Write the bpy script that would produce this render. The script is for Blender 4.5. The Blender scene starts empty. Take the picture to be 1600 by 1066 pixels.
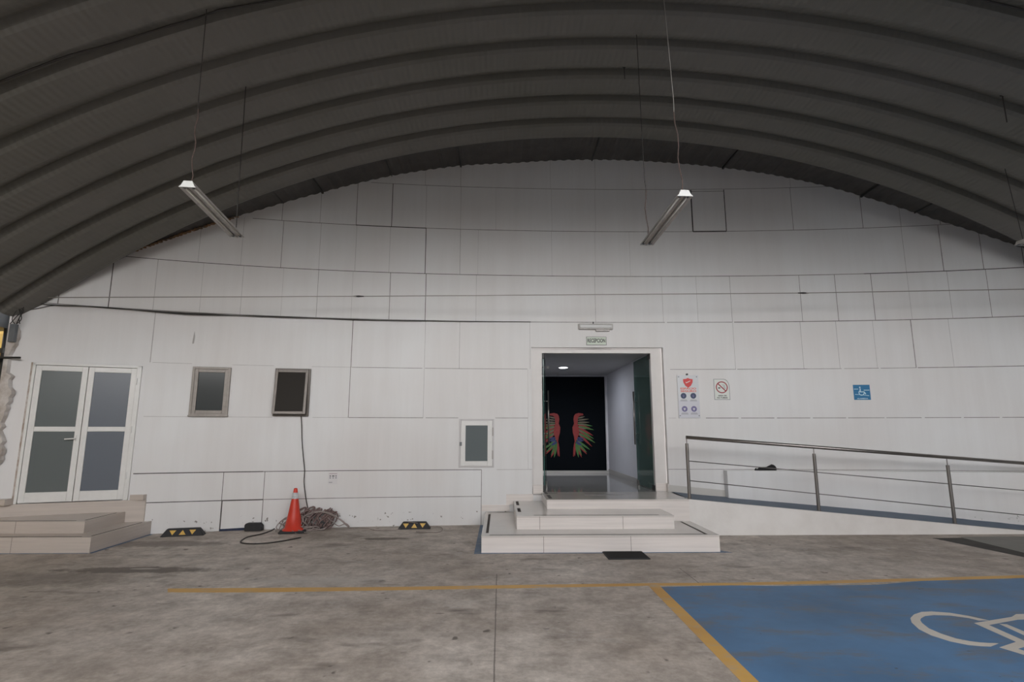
import bpy, bmesh, math, random
from mathutils import Vector, Matrix
random.seed(7)
C = bpy.context.scene.collection
SC = bpy.context.scene
PI = math.pi

# ------------------------------------------------------------------ camera geometry (metres)
F = 857.0
TILT = math.atan(142.0 / F)
YAW = math.atan((781.5 - 800) / math.hypot(F, 142))
CAMH = 1.5
cam = bpy.data.cameras.new('camera')
cam.sensor_width = 36; cam.lens = F / 1600 * 36; cam.clip_end = 300
co = bpy.data.objects.new('camera', cam); C.objects.link(co)
co.location = (0, 0, CAMH); co.rotation_euler = (PI / 2 + TILT, 0, YAW)
SC.camera = co

AV = (math.sin(YAW), math.cos(YAW)); BV = (math.cos(YAW), -math.sin(YAW))
def ray(x, y):
    u = (x - 800) / F; v = (533 - y) / F
    rx, ry, rz = u, math.cos(TILT) - v * math.sin(TILT), math.sin(TILT) + v * math.cos(TILT)
    return Vector((rx * BV[0] + ry * BV[1], rx * AV[0] + ry * AV[1], rz))
def at_z(x, y, z=0.0):
    r = ray(x, y); return Vector((0, 0, CAMH)) + r * ((z - CAMH) / r.z)
def at_y(x, y, Y):
    r = ray(x, y); return Vector((0, 0, CAMH)) + r * (Y / r.y)
PC = (-0.05111599, 0.092392, -0.3288879, 0.19017857, 9.34548795)
def wy(X):
    t = X / 5; r = 0
    for c in PC: r = r * t + c
    return r
def on_wall(x, y, off=0.0):
    r = ray(x, y); l = 8.0
    for _ in range(14): l = (wy(r.x * l) - off) / r.y
    return Vector((r.x * l, r.y * l, CAMH + r.z * l))
def wyaw(X): return math.atan((wy(X + .05) - wy(X - .05)) / .1)
# arched roof: circle in the X-Z plane
XC, ZC, R0 = 1.544, -7.688, 13.94
PITCH = .572
S1 = 7.7
REND = 8.2
def roof_z(X, d=0.0): return ZC + math.sqrt((R0 + d) ** 2 - (X - XC) ** 2)

# ------------------------------------------------------------------ materials
def new_mat(name):
    m = bpy.data.materials.new(name); m.use_nodes = True
    nt = m.node_tree; b = nt.nodes['Principled BSDF']
    return m, nt, b
def mat(name, col, rough=.5, metal=0, var=0.0, scale=3.0, bump=0.0, bscale=40, spec=None, col2=None, stretch=None):
    m, nt, b = new_mat(name)
    b.inputs['Base Color'].default_value = (*col, 1); b.inputs['Roughness'].default_value = rough
    b.inputs['Metallic'].default_value = metal
    if spec is not None: b.inputs['Specular IOR Level'].default_value = spec
    tc = nt.nodes.new('ShaderNodeTexCoord'); mp = nt.nodes.new('ShaderNodeMapping')
    nt.links.new(tc.outputs['Object'], mp.inputs['Vector'])
    if stretch: mp.inputs['Scale'].default_value = stretch
    if var or col2:
        n = nt.nodes.new('ShaderNodeTexNoise'); n.inputs['Scale'].default_value = scale; n.inputs['Detail'].default_value = 6
        n.inputs['Roughness'].default_value = .6
        nt.links.new(mp.outputs[0], n.inputs['Vector'])
        cr = nt.nodes.new('ShaderNodeValToRGB')
        c2 = col2 or tuple(c * (1 - var) for c in col)
        cr.color_ramp.elements[0].position = .32; cr.color_ramp.elements[0].color = (*c2, 1)
        cr.color_ramp.elements[1].position = .62; cr.color_ramp.elements[1].color = (*col, 1)
        nt.links.new(n.outputs['Fac'], cr.inputs['Fac']); nt.links.new(cr.outputs['Color'], b.inputs['Base Color'])
    if bump:
        n = nt.nodes.new('ShaderNodeTexNoise'); n.inputs['Scale'].default_value = bscale; n.inputs['Detail'].default_value = 3
        bp = nt.nodes.new('ShaderNodeBump'); bp.inputs['Strength'].default_value = bump; bp.inputs['Distance'].default_value = .01
        nt.links.new(mp.outputs[0], n.inputs['Vector'])
        nt.links.new(n.outputs['Fac'], bp.inputs['Height']); nt.links.new(bp.outputs['Normal'], b.inputs['Normal'])
    return m
def N(nt, t, **kw):
    n = nt.nodes.new(t)
    for k, v in kw.items(): setattr(n, k, v)
    return n
def noise(nt, vec, scale, detail=5, rough=.6):
    n = N(nt, 'ShaderNodeTexNoise'); n.inputs['Scale'].default_value = scale; n.inputs['Detail'].default_value = detail
    n.inputs['Roughness'].default_value = rough
    nt.links.new(vec, n.inputs['Vector']); return n.outputs['Fac']
def ramp(nt, fac, p0, c0, p1, c1):
    cr = N(nt, 'ShaderNodeValToRGB'); e = cr.color_ramp.elements
    e[0].position = p0; e[0].color = (*c0, 1) if len(c0) == 3 else c0
    e[1].position = p1; e[1].color = (*c1, 1) if len(c1) == 3 else c1
    nt.links.new(fac, cr.inputs['Fac']); return cr.outputs['Color']
def mixc(nt, fac, a, b, mode='MIX'):
    m = N(nt, 'ShaderNodeMix', data_type='RGBA', blend_type=mode)
    if isinstance(fac, float): m.inputs['Factor'].default_value = fac
    else: nt.links.new(fac, m.inputs['Factor'])
    for s, v in (('A', a), ('B', b)):
        i = [q for q in m.inputs if q.name == s and q.type == 'RGBA'][0]
        if isinstance(v, tuple): i.default_value = (*v, 1)
        else: nt.links.new(v, i)
    return [o for o in m.outputs if o.type == 'RGBA'][0]
def math_(nt, op, a, b=None, c=None):
    m = N(nt, 'ShaderNodeMath', operation=op)
    for i, v in enumerate((a, b, c)):
        if v is None: continue
        if isinstance(v, (int, float)): m.inputs[i].default_value = v
        else: nt.links.new(v, m.inputs[i])
    return m.outputs[0]

M = {}
def wall_mat():
    m, nt, b = new_mat('painted_panel'); g = N(nt, 'ShaderNodeNewGeometry'); P = g.outputs['Position']
    a = noise(nt, P, .55, 3, .5); c1 = ramp(nt, a, .35, (.68, .66, .65), .65, (.72, .72, .722))
    # vertical rain streaks and grime, strongest high on the wall
    mp = N(nt, 'ShaderNodeMapping'); mp.inputs['Scale'].default_value = (3.2, 3.2, .22); nt.links.new(P, mp.inputs['Vector'])
    s = noise(nt, mp.outputs[0], 1.6, 4, .65); c2 = ramp(nt, s, .3, (.955, .95, .945), .6, (1, 1, 1))
    c = mixc(nt, 1.0, c1, c2, 'MULTIPLY')
    # worn paint flecks close to the ground
    sp = noise(nt, P, 15, 3, .55); spm = ramp(nt, sp, .655, (0, 0, 0), .69, (1, 1, 1))
    sx = N(nt, 'ShaderNodeSeparateXYZ'); nt.links.new(P, sx.inputs[0])
    low = math_(nt, 'LESS_THAN', sx.outputs[2], .22)
    fl = math_(nt, 'MULTIPLY', spm, low)
    c = mixc(nt, fl, c, (.22, .2, .18))
    nt.links.new(c, b.inputs['Base Color'])
    b.inputs['Roughness'].default_value = .42; b.inputs['Specular IOR Level'].default_value = .35
    bp = N(nt, 'ShaderNodeBump'); bp.inputs['Strength'].default_value = .12; bp.inputs['Distance'].default_value = .05
    nt.links.new(noise(nt, P, 1.7, 2, .5), bp.inputs['Height']); nt.links.new(bp.outputs['Normal'], b.inputs['Normal'])
    return m
M['wall'] = wall_mat()
M['seam'] = mat('dark_seam', (.09, .08, .075), .8, var=.5, scale=6)
M['seam_mid'] = mat('grey_seam', (.27, .25, .24), .8, var=.5, scale=5)
M['seam_faint'] = mat('faint_seam', (.46, .44, .43), .8, var=.25, scale=5)
def floor_mat():
    m, nt, b = new_mat('stained_concrete'); g = N(nt, 'ShaderNodeNewGeometry'); P = g.outputs['Position']
    a = noise(nt, P, .45, 6, .62)
    c = ramp(nt, a, .36, (.38, .322, .272), .64, (.60, .545, .492))
    f = noise(nt, P, 3.2, 8, .7); c2 = ramp(nt, f, .36, (.70, .69, .68), .66, (1.18, 1.18, 1.18))
    c = mixc(nt, 1.0, c, c2, 'MULTIPLY')
    c3 = ramp(nt, noise(nt, P, 16, 8, .75), .38, (.82, .81, .80), .64, (1.08, 1.08, 1.08)); c = mixc(nt, 1.0, c, c3, 'MULTIPLY')
    mp = N(nt, 'ShaderNodeMapping'); mp.inputs['Scale'].default_value = (.5, 1.5, 1); nt.links.new(P, mp.inputs['Vector'])
    # scattered oil spots
    s = noise(nt, mp.outputs[0], 2.1, 3, .55); sm = ramp(nt, s, .62, (0, 0, 0), .74, (.8, .8, .8))
    c = mixc(nt, sm, c, (.12, .098, .082))
    s2 = noise(nt, P, 7.0, 2, .5); sm2 = ramp(nt, s2, .69, (0, 0, 0), .74, (.8, .8, .8))
    c = mixc(nt, sm2, c, (.085, .07, .06))
    # pale scraped patches
    s3 = noise(nt, P, 1.3, 9, .8); sm3 = ramp(nt, s3, .56, (0, 0, 0), .70, (.6, .6, .6))
    c = mixc(nt, sm3, c, (.60, .56, .52))
    sx = N(nt, 'ShaderNodeSeparateXYZ'); nt.links.new(P, sx.inputs[0])
    # large stain ellipses near the left steps (own shape)
    def blob(cx, cy, rx, ry, soft=.5):
        dx = math_(nt, 'DIVIDE', math_(nt, 'SUBTRACT', sx.outputs[0], cx), rx)
        dy = math_(nt, 'DIVIDE', math_(nt, 'SUBTRACT', sx.outputs[1], cy), ry)
        d = math_(nt, 'ADD', math_(nt, 'MULTIPLY', dx, dx), math_(nt, 'MULTIPLY', dy, dy))
        d = math_(nt, 'ADD', d, math_(nt, 'MULTIPLY', math_(nt, 'SUBTRACT', noise(nt, P, 5, 5, .7), .5), 2.6))
        k = N(nt, 'ShaderNodeMapRange'); k.inputs[1].default_value = 1.0; k.inputs[2].default_value = soft
        k.inputs[3].default_value = 0; k.inputs[4].default_value = 1; nt.links.new(d, k.inputs[0]); return k.outputs[0]
    p = at_z(215, 891); c = mixc(nt, math_(nt, 'MULTIPLY', blob(p.x, p.y, .95, .16), .75), c, (.09, .072, .06))
    p = at_z(60, 905); c = mixc(nt, math_(nt, 'MULTIPLY', blob(p.x, p.y, 1.3, .35, .0), .55), c, (.12, .10, .085))
    p = at_z(255, 850); c = mixc(nt, math_(nt, 'MULTIPLY', blob(p.x, p.y, .9, .22), .6), c, (.14, .115, .10))
    p = at_z(600, 842); c = mixc(nt, math_(nt, 'MULTIPLY', blob(p.x, p.y, .35, .12), .8), c, (.09, .07, .05))
    p = at_z(520, 838); c = mixc(nt, math_(nt, 'MULTIPLY', blob(p.x, p.y, .9, .4, .0), .5), c, (.12, .10, .075))
    p = at_z(228, 889); c = mixc(nt, math_(nt, 'MULTIPLY', blob(p.x, p.y, .17, .03), .9), c, (.46, .42, .37))
    p = at_z(490, 908); c = mixc(nt, math_(nt, 'MULTIPLY', blob(p.x, p.y, .9, .22, .0), .6), c, (.48, .455, .42))
    # saw-cut joints
    for x0, y0, y1 in ((at_z(774, 980).x, 1.5, 6.2), (at_z(1130, 940).x, 3.2, 6.4)):
        e = math_(nt, 'ABSOLUTE', math_(nt, 'SUBTRACT', math_(nt, 'ADD', sx.outputs[0], math_(nt, 'MULTIPLY', f, .012)), x0 + .006))
        k = math_(nt, 'LESS_THAN', e, .005); k = math_(nt, 'MULTIPLY', k, math_(nt, 'LESS_THAN', sx.outputs[1], y1))
        k = math_(nt, 'MULTIPLY', k, .7); c = mixc(nt, k, c, (.1, .085, .075))
    nt.links.new(c, b.inputs['Base Color'])
    rg = ramp(nt, a, .3, (.5, .5, .5), .7, (.75, .75, .75)); nt.links.new(rg, b.inputs['Roughness'])
    b.inputs['Specular IOR Level'].default_value = .3
    bp = N(nt, 'ShaderNodeBump'); bp.inputs['Strength'].default_value = .25; bp.inputs['Distance'].default_value = .01
    nt.links.new(noise(nt, P, 14, 6, .7), bp.inputs['Height']); nt.links.new(bp.outputs['Normal'], b.inputs['Normal'])
    return m
M['floor'] = floor_mat()
def worn_paint(name, c0, c1, bare=.64, ground=(.24, .21, .185), sc=2.0):
    m, nt, b = new_mat(name); g = N(nt, 'ShaderNodeNewGeometry'); P = g.outputs['Position']
    c = ramp(nt, noise(nt, P, 1.1, 5, .6), .35, c0, .65, c1)
    mp = N(nt, 'ShaderNodeMapping'); mp.inputs['Rotation'].default_value = (0, 0, .5); mp.inputs['Scale'].default_value = (.8, 2, 1)
    nt.links.new(P, mp.inputs['Vector'])
    s = noise(nt, mp.outputs[0], sc, 8, .72); k = ramp(nt, s, bare - .06, (0, 0, 0), bare + .07, (.85, .85, .85))
    c = mixc(nt, k, c, ground)
    s = noise(nt, P, 6, 3, .6); k = ramp(nt, s, .70, (0, 0, 0), .74, (.9, .9, .9)); c = mixc(nt, k, c, (.05, .055, .06))
    nt.links.new(c, b.inputs['Base Color']); b.inputs['Roughness'].default_value = .5; b.inputs['Specular IOR Level'].default_value = .35
    return m
M['blue'] = worn_paint('worn_blue_floor_paint', (.055, .130, .240), (.080, .190, .355), .56, (.125, .14, .16))
M['blue2'] = worn_paint('blue_ramp_paint', (.055, .088, .140), (.075, .115, .175), .70, (.16, .18, .2))
M['blue3'] = worn_paint('blue_border_paint', (.06, .12, .21), (.085, .15, .25), .58, (.30, .29, .28), 9)
M['yellow'] = worn_paint('worn_yellow_line_paint', (.52, .285, .07), (.62, .36, .085), .60, (.40, .33, .25), 4)
M['cream'] = worn_paint('worn_white_symbol_paint', (.50, .45, .39), (.60, .56, .50), .72, (.3, .3, .3), 5)
M['roof'] = None
def roof_mat():
    m, nt, b = new_mat('galvanised_arch_sheet'); g = N(nt, 'ShaderNodeNewGeometry'); P = g.outputs['Position']
    c = ramp(nt, noise(nt, P, .4, 4, .6), .35, (.140, .136, .118), .65, (.160, .153, .140)); nt.links.new(c, b.inputs['Base Color'])
    b.inputs['Roughness'].default_value = .55; b.inputs['Specular IOR Level'].default_value = .3
    sx = N(nt, 'ShaderNodeSeparateXYZ'); nt.links.new(P, sx.inputs[0])
    # crimps across the arch: ripple with the angle around the arch centre
    an = math_(nt, 'ARCTAN2', math_(nt, 'SUBTRACT', sx.outputs[0], XC), math_(nt, 'SUBTRACT', sx.outputs[2], ZC))
    w = math_(nt, 'SINE', math_(nt, 'MULTIPLY', an, 2 * PI * 14 / .075 * 1.0))
    bp = N(nt, 'ShaderNodeBump'); bp.inputs['Strength'].default_value = .4; bp.inputs['Distance'].default_value = .005
    nt.links.new(w, bp.inputs['Height']); nt.links.new(bp.outputs['Normal'], b.inputs['Normal'])
    return m
M['roof'] = roof_mat()
M['sheet'] = mat('dark_corrugated_sheet', (.085, .08, .075), .6, var=.3, scale=4)
M['steel_dark'] = mat('dark_steel', (.06, .06, .058), .5, .3, var=.3)
M['beam'] = mat('grey_steel_beam', (.16, .17, .18), .5, .2, var=.3)
M['wallyellow'] = mat('yellow_wall_paint', (.40, .26, .055), .6, var=.3, scale=2, bump=.2)
M['wallgrey'] = mat('grey_side_wall', (.32, .31, .30), .7, var=.2, scale=2, bump=.2)
M['plaster'] = mat('broken_plaster', (.58, .55, .53), .8, col2=(.33, .28, .24), scale=5, bump=.3, bscale=20)
M['white_alu'] = mat('white_enamelled_aluminium', (.72, .71, .69), .28, var=.06, scale=8)
M['bronze'] = mat('brown_aluminium_frame', (.27, .24, .215), .4, .2, var=.2, scale=10)
M['bronze_dk'] = mat('dark_brown_aluminium', (.12, .10, .085), .4, .2, var=.2, scale=10)
M['bronze_md'] = mat('weathered_brown_aluminium', (.20, .175, .155), .4, .2, var=.2, scale=10)
def pane(name, col, rough, spec=.5):
    m, nt, b = new_mat(name); b.inputs['Base Color'].default_value = (*col, 1)
    b.inputs['Roughness'].default_value = rough; b.inputs['Specular IOR Level'].default_value = spec
    tc = N(nt, 'ShaderNodeTexCoord'); bp = N(nt, 'ShaderNodeBump'); bp.inputs['Strength'].default_value = .06; bp.inputs['Distance'].default_value = .02
    nt.links.new(noise(nt, tc.outputs['Object'], 1.3, 2), bp.inputs['Height']); nt.links.new(bp.outputs['Normal'], b.inputs['Normal'])
    return m
M['frost'] = pane('frosted_glass', (.115, .13, .13), .22)
M['frost_blue'] = pane('bluish_frosted_glass', (.12, .135, .16), .25)
M['dark_pane'] = pane('dark_tinted_glass', (.055, .06, .06), .12)
M['brown_pane'] = pane('brown_tinted_glass', (.030, .026, .022), .45, .08)
def glass():
    m, nt, b = new_mat('green_tinted_door_glass')
    out = nt.nodes['Material Output']
    tr = N(nt, 'ShaderNodeBsdfTransparent'); tr.inputs[0].default_value = (.42, .56, .52, 1)
    b.inputs['Base Color'].default_value = (.17, .25, .235, 1); b.inputs['Roughness'].default_value = .05; b.inputs['Specular IOR Level'].default_value = .8
    mx = N(nt, 'ShaderNodeMixShader'); mx.inputs[0].default_value = .52
    nt.links.new(tr.outputs[0], mx.inputs[1]); nt.links.new(b.outputs[0], mx.inputs[2]); nt.links.new(mx.outputs[0], out.inputs[0])
    return m
M['glass'] = glass()
M['glass_edge'] = mat('green_glass_edge', (.05, .14, .12), .15)
def tile(name, col, rough):
    m, nt, b = new_mat(name); g = N(nt, 'ShaderNodeNewGeometry'); P = g.outputs['Position']
    mp = N(nt, 'ShaderNodeMapping'); mp.inputs['Scale'].default_value = (.6, .6, 14); nt.links.new(P, mp.inputs['Vector'])
    c = ramp(nt, noise(nt, mp.outputs[0], 2.2, 4, .55), .35, tuple(v * .90 for v in col), .65, col)
    nt.links.new(c, b.inputs['Base Color']); b.inputs['Roughness'].default_value = rough
    return m
M['tile'] = tile('cream_porcelain_tile', (.74, .685, .65), .28)
M['tile_l'] = tile('beige_porcelain_tile', (.54, .475, .425), .32)
M['tile_top'] = tile('glossy_tread_tile', (.60, .565, .53), .16)
M['grout'] = mat('brown_grout', (.27, .23, .20), .8)
M['grip'] = mat('black_grip_strip', (.045, .036, .032), .8, bump=.4, bscale=200)
M['hallfloor'] = mat('polished_hall_tile', (.40, .39, .375), .07, var=.06, scale=2)
M['hallwall'] = mat('pale_hall_paint', (.62, .62, .66), .6, var=.04)
M['hallceil'] = mat('hall_ceiling_paint', (.42, .42, .43), .7, var=.05)
M['black_wall'] = mat('matt_black_feature_wall', (.004, .0055, .0075), .8, spec=.05)
M['red'] = mat('red_feather_paint', (.24, .013, .011), .6, var=.2, scale=20)
M['sand'] = mat('tan_feather_paint', (.13, .105, .07), .6, var=.2, scale=20)
M['green'] = mat('green_feather_paint', (.05, .16, .03), .6, var=.4, scale=30)
M['bluep'] = mat('blue_feather_paint', (.012, .03, .12), .6, var=.2, scale=20)
M['render'] = mat('white_painted_render', (.73, .705, .68), .6, col2=(.65, .62, .59), scale=2.2, bump=.35, bscale=12)
M['inox'] = mat('brushed_stainless_steel', (.27, .25, .235), .3, .9, var=.12, scale=60, stretch=(1, 1, .05))
M['inox_dk'] = mat('dark_stainless_wire', (.16, .145, .14), .35, .8)
M['rubber'] = mat('black_rubber', (.022, .022, .024), .7, var=.3, scale=30, bump=.3, bscale=120)
M['hazard'] = mat('yellow_reflector', (.62, .36, .03), .4, var=.2, scale=40)
M['cone'] = mat('orange_red_cone_plastic', (.62, .045, .022), .45, var=.15, scale=9)
M['cone_w'] = mat('silver_reflective_band', (.62, .63, .64), .35, var=.35, scale=40)
M['mat'] = mat('black_ribbed_doormat', (.018, .017, .018), .85, bump=.8, bscale=160)
M['cloth'] = mat('black_fabric', (.012, .012, .013), .9, bump=.5, bscale=60)
M['cable_b'] = mat('black_cable_sheath', (.03, .026, .024), .5)
M['cable_g'] = mat('dusty_grey_hose', (.30, .25, .23), .65, var=.3, scale=20)
M['cable_br'] = mat('dusty_brown_cord', (.20, .135, .125), .7, var=.4, scale=25)
M['wire_gal'] = mat('galvanised_wire', (.30, .28, .26), .5, .5)
M['rust'] = mat('rusty_chain', (.10, .065, .055), .7, var=.4, scale=30)
M['lamp_white'] = mat('white_lamp_enamel', (.74, .74, .72), .35)
M['lamp_grey'] = mat('dusty_reflector_enamel', (.50, .47, .45), .35, var=.25, scale=12)
M['tube'] = mat('unlit_fluorescent_tube', (.62, .60, .56), .2)
M['black_p'] = mat('black_plastic', (.02, .02, .021), .45)
M['sign_w'] = mat('white_sign_plastic', (.66, .68, .64), .35, var=.03)
M['sign_g'] = mat('glow_green_sign_plastic', (.56, .62, .52), .4, var=.03)
M['ink'] = mat('black_ink', (.02, .022, .02), .5)
M['ink_red'] = mat('dark_red_ink', (.30, .02, .03), .45)
M['ink_red2'] = mat('bright_red_ink', (.62, .035, .035), .45)
M['ink_or'] = mat('orange_red_ink', (.70, .16, .11), .45)
M['ink_navy'] = mat('navy_ink', (.035, .05, .11), .5)
M['ink_vio'] = mat('violet_ink', (.16, .14, .29), .5)
M['ink_grey'] = mat('grey_ink', (.2, .2, .22), .5)
M['sign_b'] = mat('blue_sign_plastic', (.012, .16, .34), .35, var=.05)
M['ink_lb'] = mat('pale_blue_ink', (.52, .72, .80), .4)
M['paper'] = mat('white_paper', (.64, .62, .62), .7)
M['poster'] = mat('glossy_poster_board', (.60, .61, .63), .35, var=.05)
M['debris'] = mat('expanding_foam_bits', (.7, .45, .2), .8, var=.5, scale=9)
M['slab'] = mat('grey_side_slab', (.20, .19, .17), .6, var=.2, scale=2)
M['gutter'] = mat('dark_drain_channel', (.05, .045, .038), .8, var=.4, scale=6)
def emit(name, col, s):
    m, nt, b = new_mat(name); b.inputs['Emission Color'].default_value = (*col, 1); b.inputs['Emission Strength'].default_value = s
    b.inputs['Base Color'].default_value = (.8, .8, .8, 1); return m
M['led'] = emit('lit_led_lens', (.93, .96, 1), 9)

# ------------------------------------------------------------------ mesh helpers
class MB:
    def __init__(s): s.v = []; s.f = []; s.mi = []
    def add(s, vs, fs, mi=0):
        o = len(s.v); s.v += [tuple(v) for v in vs]; s.f += [tuple(i + o for i in f) for f in fs]; s.mi += [mi] * len(fs); return s
    def box(s, x0, x1, y0, y1, z0, z1, mi=0):
        vs = [(x, y, z) for z in (z0, z1) for y in (y0, y1) for x in (x0, x1)]
        return s.add(vs, [(0, 2, 3, 1), (4, 5, 7, 6), (0, 1, 5, 4), (2, 6, 7, 3), (0, 4, 6, 2), (1, 3, 7, 5)], mi)
    def prism(s, poly, a, b, axis='z', mi=0):
        """poly: 2D outline (ccw), extruded between a and b along axis. axis y: poly=(x,z); axis z: poly=(x,y)"""
        n = len(poly)
        def P(p, t): return (p[0], t, p[1]) if axis == 'y' else ((p[0], p[1], t) if axis == 'z' else (t, p[0], p[1]))
        vs = [P(p, a) for p in poly] + [P(p, b) for p in poly]
        fs = [tuple(reversed(range(n))), tuple(range(n, 2 * n))] + [(i, (i + 1) % n, (i + 1) % n + n, i + n) for i in range(n)]
        return s.add(vs, fs, mi)
    def tube(s, pts, r, n=8, mi=0, closed=False):
        pts = [Vector(p) for p in pts]; m = len(pts); rings = []
        up = None
        for i, p in enumerate(pts):
            a = pts[(i - 1) % m] if (closed or i > 0) else p; b = pts[(i + 1) % m] if (closed or i < m - 1) else p
            t = (b - a)
            if t.length < 1e-9: t = Vector((0, 0, 1))
            t.normalize()
            if up is None: up = Vector((0, 0, 1)) if abs(t.z) < .9 else Vector((1, 0, 0))
            u = up - t * up.dot(t)
            if u.length < 1e-4: u = Vector((1, 0, 0)) - t * t.x
            u.normalize(); up = u; w = t.cross(u)
            rr = r[i] if isinstance(r, (list, tuple)) else r
            rings.append([p + (u * math.cos(2 * PI * k / n) + w * math.sin(2 * PI * k / n)) * rr for k in range(n)])
        vs = [v for g in rings for v in g]; fs = []
        for i in range(m if closed else m - 1):
            j = (i + 1) % m
            for k in range(n): fs.append((i * n + k, i * n + (k + 1) % n, j * n + (k + 1) % n, j * n + k))
        if not closed: fs += [tuple(reversed(range(n))), tuple(range((m - 1) * n, m * n))]
        return s.add(vs, fs, mi)
    def cyl(s, p0, p1, r, n=16, mi=0): return s.tube([p0, p1], r, n, mi)
    def disc(s, cx, cz, r, y0, y1, n=28, mi=0):
        return s.prism([(cx + r * math.cos(2 * PI * k / n), cz + r * math.sin(2 * PI * k / n)) for k in range(n)], y1, y0, 'y', mi)
    def ring(s, cx, cz, r0, r1, y0, y1, n=36, mi=0, a0=0, a1=2 * PI):
        full = abs(a1 - a0 - 2 * PI) < 1e-6; vs = []; m = n if full else n + 1
        for k in range(m):
            a = a0 + (a1 - a0) * k / n
            for r in (r0, r1):
                for y in (y0, y1): vs.append((cx + r * math.cos(a), y, cz + r * math.sin(a)))
        fs = []
        for k in range(n):
            i = k * 4; j = ((k + 1) % m) * 4
            for a, b in ((0, 2), (2, 3), (3, 1), (1, 0)): fs.append((i + a, i + b, j + b, j + a))
        if not full: fs += [(0, 1, 3, 2), ((m - 1) * 4, (m - 1) * 4 + 2, (m - 1) * 4 + 3, (m - 1) * 4 + 1)]
        return s.add(vs, fs, mi)
    def build(s, name, m, parent=None, bevel=0, smooth=False, loc=None):
        me = bpy.data.meshes.new(name); me.from_pydata(s.v, [], s.f)
        for k in (m if isinstance(m, (list, tuple)) else [m]): me.materials.append(M[k] if isinstance(k, str) else k)
        for p, i in zip(me.polygons, s.mi): p.material_index = i; p.use_smooth = smooth
        bm = bmesh.new(); bm.from_mesh(me); bmesh.ops.recalc_face_normals(bm, faces=bm.faces); bm.to_mesh(me); bm.free()
        o = bpy.data.objects.new(name, me); C.objects.link(o)
        if parent: o.parent = parent
        if loc: o.location = loc
        if bevel:
            b = o.modifiers.new('bevel', 'BEVEL'); b.width = bevel; b.segments = 2; b.limit_method = 'ANGLE'
        return o
def tag(o, label=None, cat=None, group=None, kind=None):
    for k, v in (('label', label), ('category', cat), ('group', group), ('kind', kind)):
        if v: o[k] = v
    return o
def empty(name, loc, rz=0):
    o = bpy.data.objects.new(name, None); C.objects.link(o); o.location = loc; o.rotation_euler = (0, 0, rz); o.empty_display_size = .1; return o
def text_mb(txt, width, height, cx, cz, y, depth=.001):
    """mesh of a line of text centred at (cx,cz) in the local x-z plane, fitted to width x height"""
    cu = bpy.data.curves.new('t', 'FONT'); cu.body = txt; cu.resolution_u = 3; cu.offset = .035
    ob = bpy.data.objects.new('t', cu); me = ob.to_mesh()
    xs = [v.co.x for v in me.vertices]; ys = [v.co.y for v in me.vertices]
    x0, x1, y0, y1 = min(xs), max(xs), min(ys), max(ys)
    sx = width / (x1 - x0); sy = height / (y1 - y0)
    mb = MB(); mb.add([(cx + (v.co.x - (x0 + x1) / 2) * sx, y, cz + (v.co.y - (y0 + y1) / 2) * sy) for v in me.vertices], [tuple(p.vertices) for p in me.polygons])
    ob.to_mesh_clear(); bpy.data.objects.remove(ob); bpy.data.curves.remove(cu)
    return mb
def smooth_path(pts, n=6):
    pts = [Vector(p) for p in pts]; out = []
    for i in range(len(pts) - 1):
        p0 = pts[max(i - 1, 0)]; p1 = pts[i]; p2 = pts[i + 1]; p3 = pts[min(i + 2, len(pts) - 1)]
        for k in range(n):
            t = k / n
            out.append(.5 * ((2 * p1) + (p2 - p0) * t + (2 * p0 - 5 * p1 + 4 * p2 - p3) * t * t + (3 * p1 - p0 - 3 * p2 + p3) * t ** 3))
    out.append(pts[-1]); return out

# ------------------------------------------------------------------ floor
XL, XR = -7.12, 10.2
YF = -0.6      # front of the arched roof, behind the camera
g = MB(); g.add([(-12, -1.0, 0), (15, -1.0, 0), (15, 9.6, 0), (-12, 9.6, 0)], [(0, 1, 2, 3)])
tag(g.build('floor', 'floor'), kind='structure')
g = MB(); g.add([(-60, -60, -.01), (64, -60, -.01), (64, 14, -.01), (-60, 14, -.01)], [(0, 1, 2, 3)])
tag(g.build('ground', mat('dark_asphalt', (.05, .05, .05), .9, var=.3)), kind='structure')

# ------------------------------------------------------------------ back wall with seams and openings
HZ = {'A': .452, 'B': .881, 'C': 1.732, 'D': 2.564, 'E': 3.39, 'F': 4.222, 'G': 5.055, 'H': 5.86}
def wx(px, py): return on_wall(px, py).x
# entrance opening
ex0, ex1 = wx(831, 660), wx(1041, 660)
ez1 = (on_wall(831, 543).z + on_wall(1038, 543).z) / 2
# left double door
dx0 = wx(37, 680); dx1 = wx(211, 680)
dz0 = .5 * (on_wall(25, 787).z + on_wall(205, 782).z); dz1 = .5 * (on_wall(52, 567).z + on_wall(224, 572).z)
# windows (px centre edges)
w1 = (wx(299, 612), wx(359, 612), on_wall(325, 650).z, on_wall(330, 574).z)
w2 = (wx(429, 612), wx(484.5, 612), on_wall(455, 650.5).z, on_wall(455, 576.5).z)
w3 = (wx(717, 692), wx(772, 692), on_wall(745, 731).z, on_wall(745, 655).z)
holes = [(ex0, ex1, .505, ez1), (dx0, dx1, dz0, dz1), w1, w2, w3]
HX = {'AB0': 0}
rows = ['0', 'A', 'B', 'C', 'D', 'E', 'F', 'G', 'H', 'T']
zr = {'0': 0.0, **HZ, 'T': 7.2}
def seg(px0, px1, row, kind, th):
    z = zr[row]; y = 0
    # pixel height of the row, found by bisection
    return (px0, px1, z, kind, th)
def xat(px, z):
    lo, hi = 100, 900
    for _ in range(30):
        mid = (lo + hi) / 2
        if on_wall(px, mid).z > z: lo = mid
        else: hi = mid
    return on_wall(px, (lo + hi) / 2).x
W0, W1 = -7.05, XR + .1
SE, SM, SF = 1, 2, 3
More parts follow.
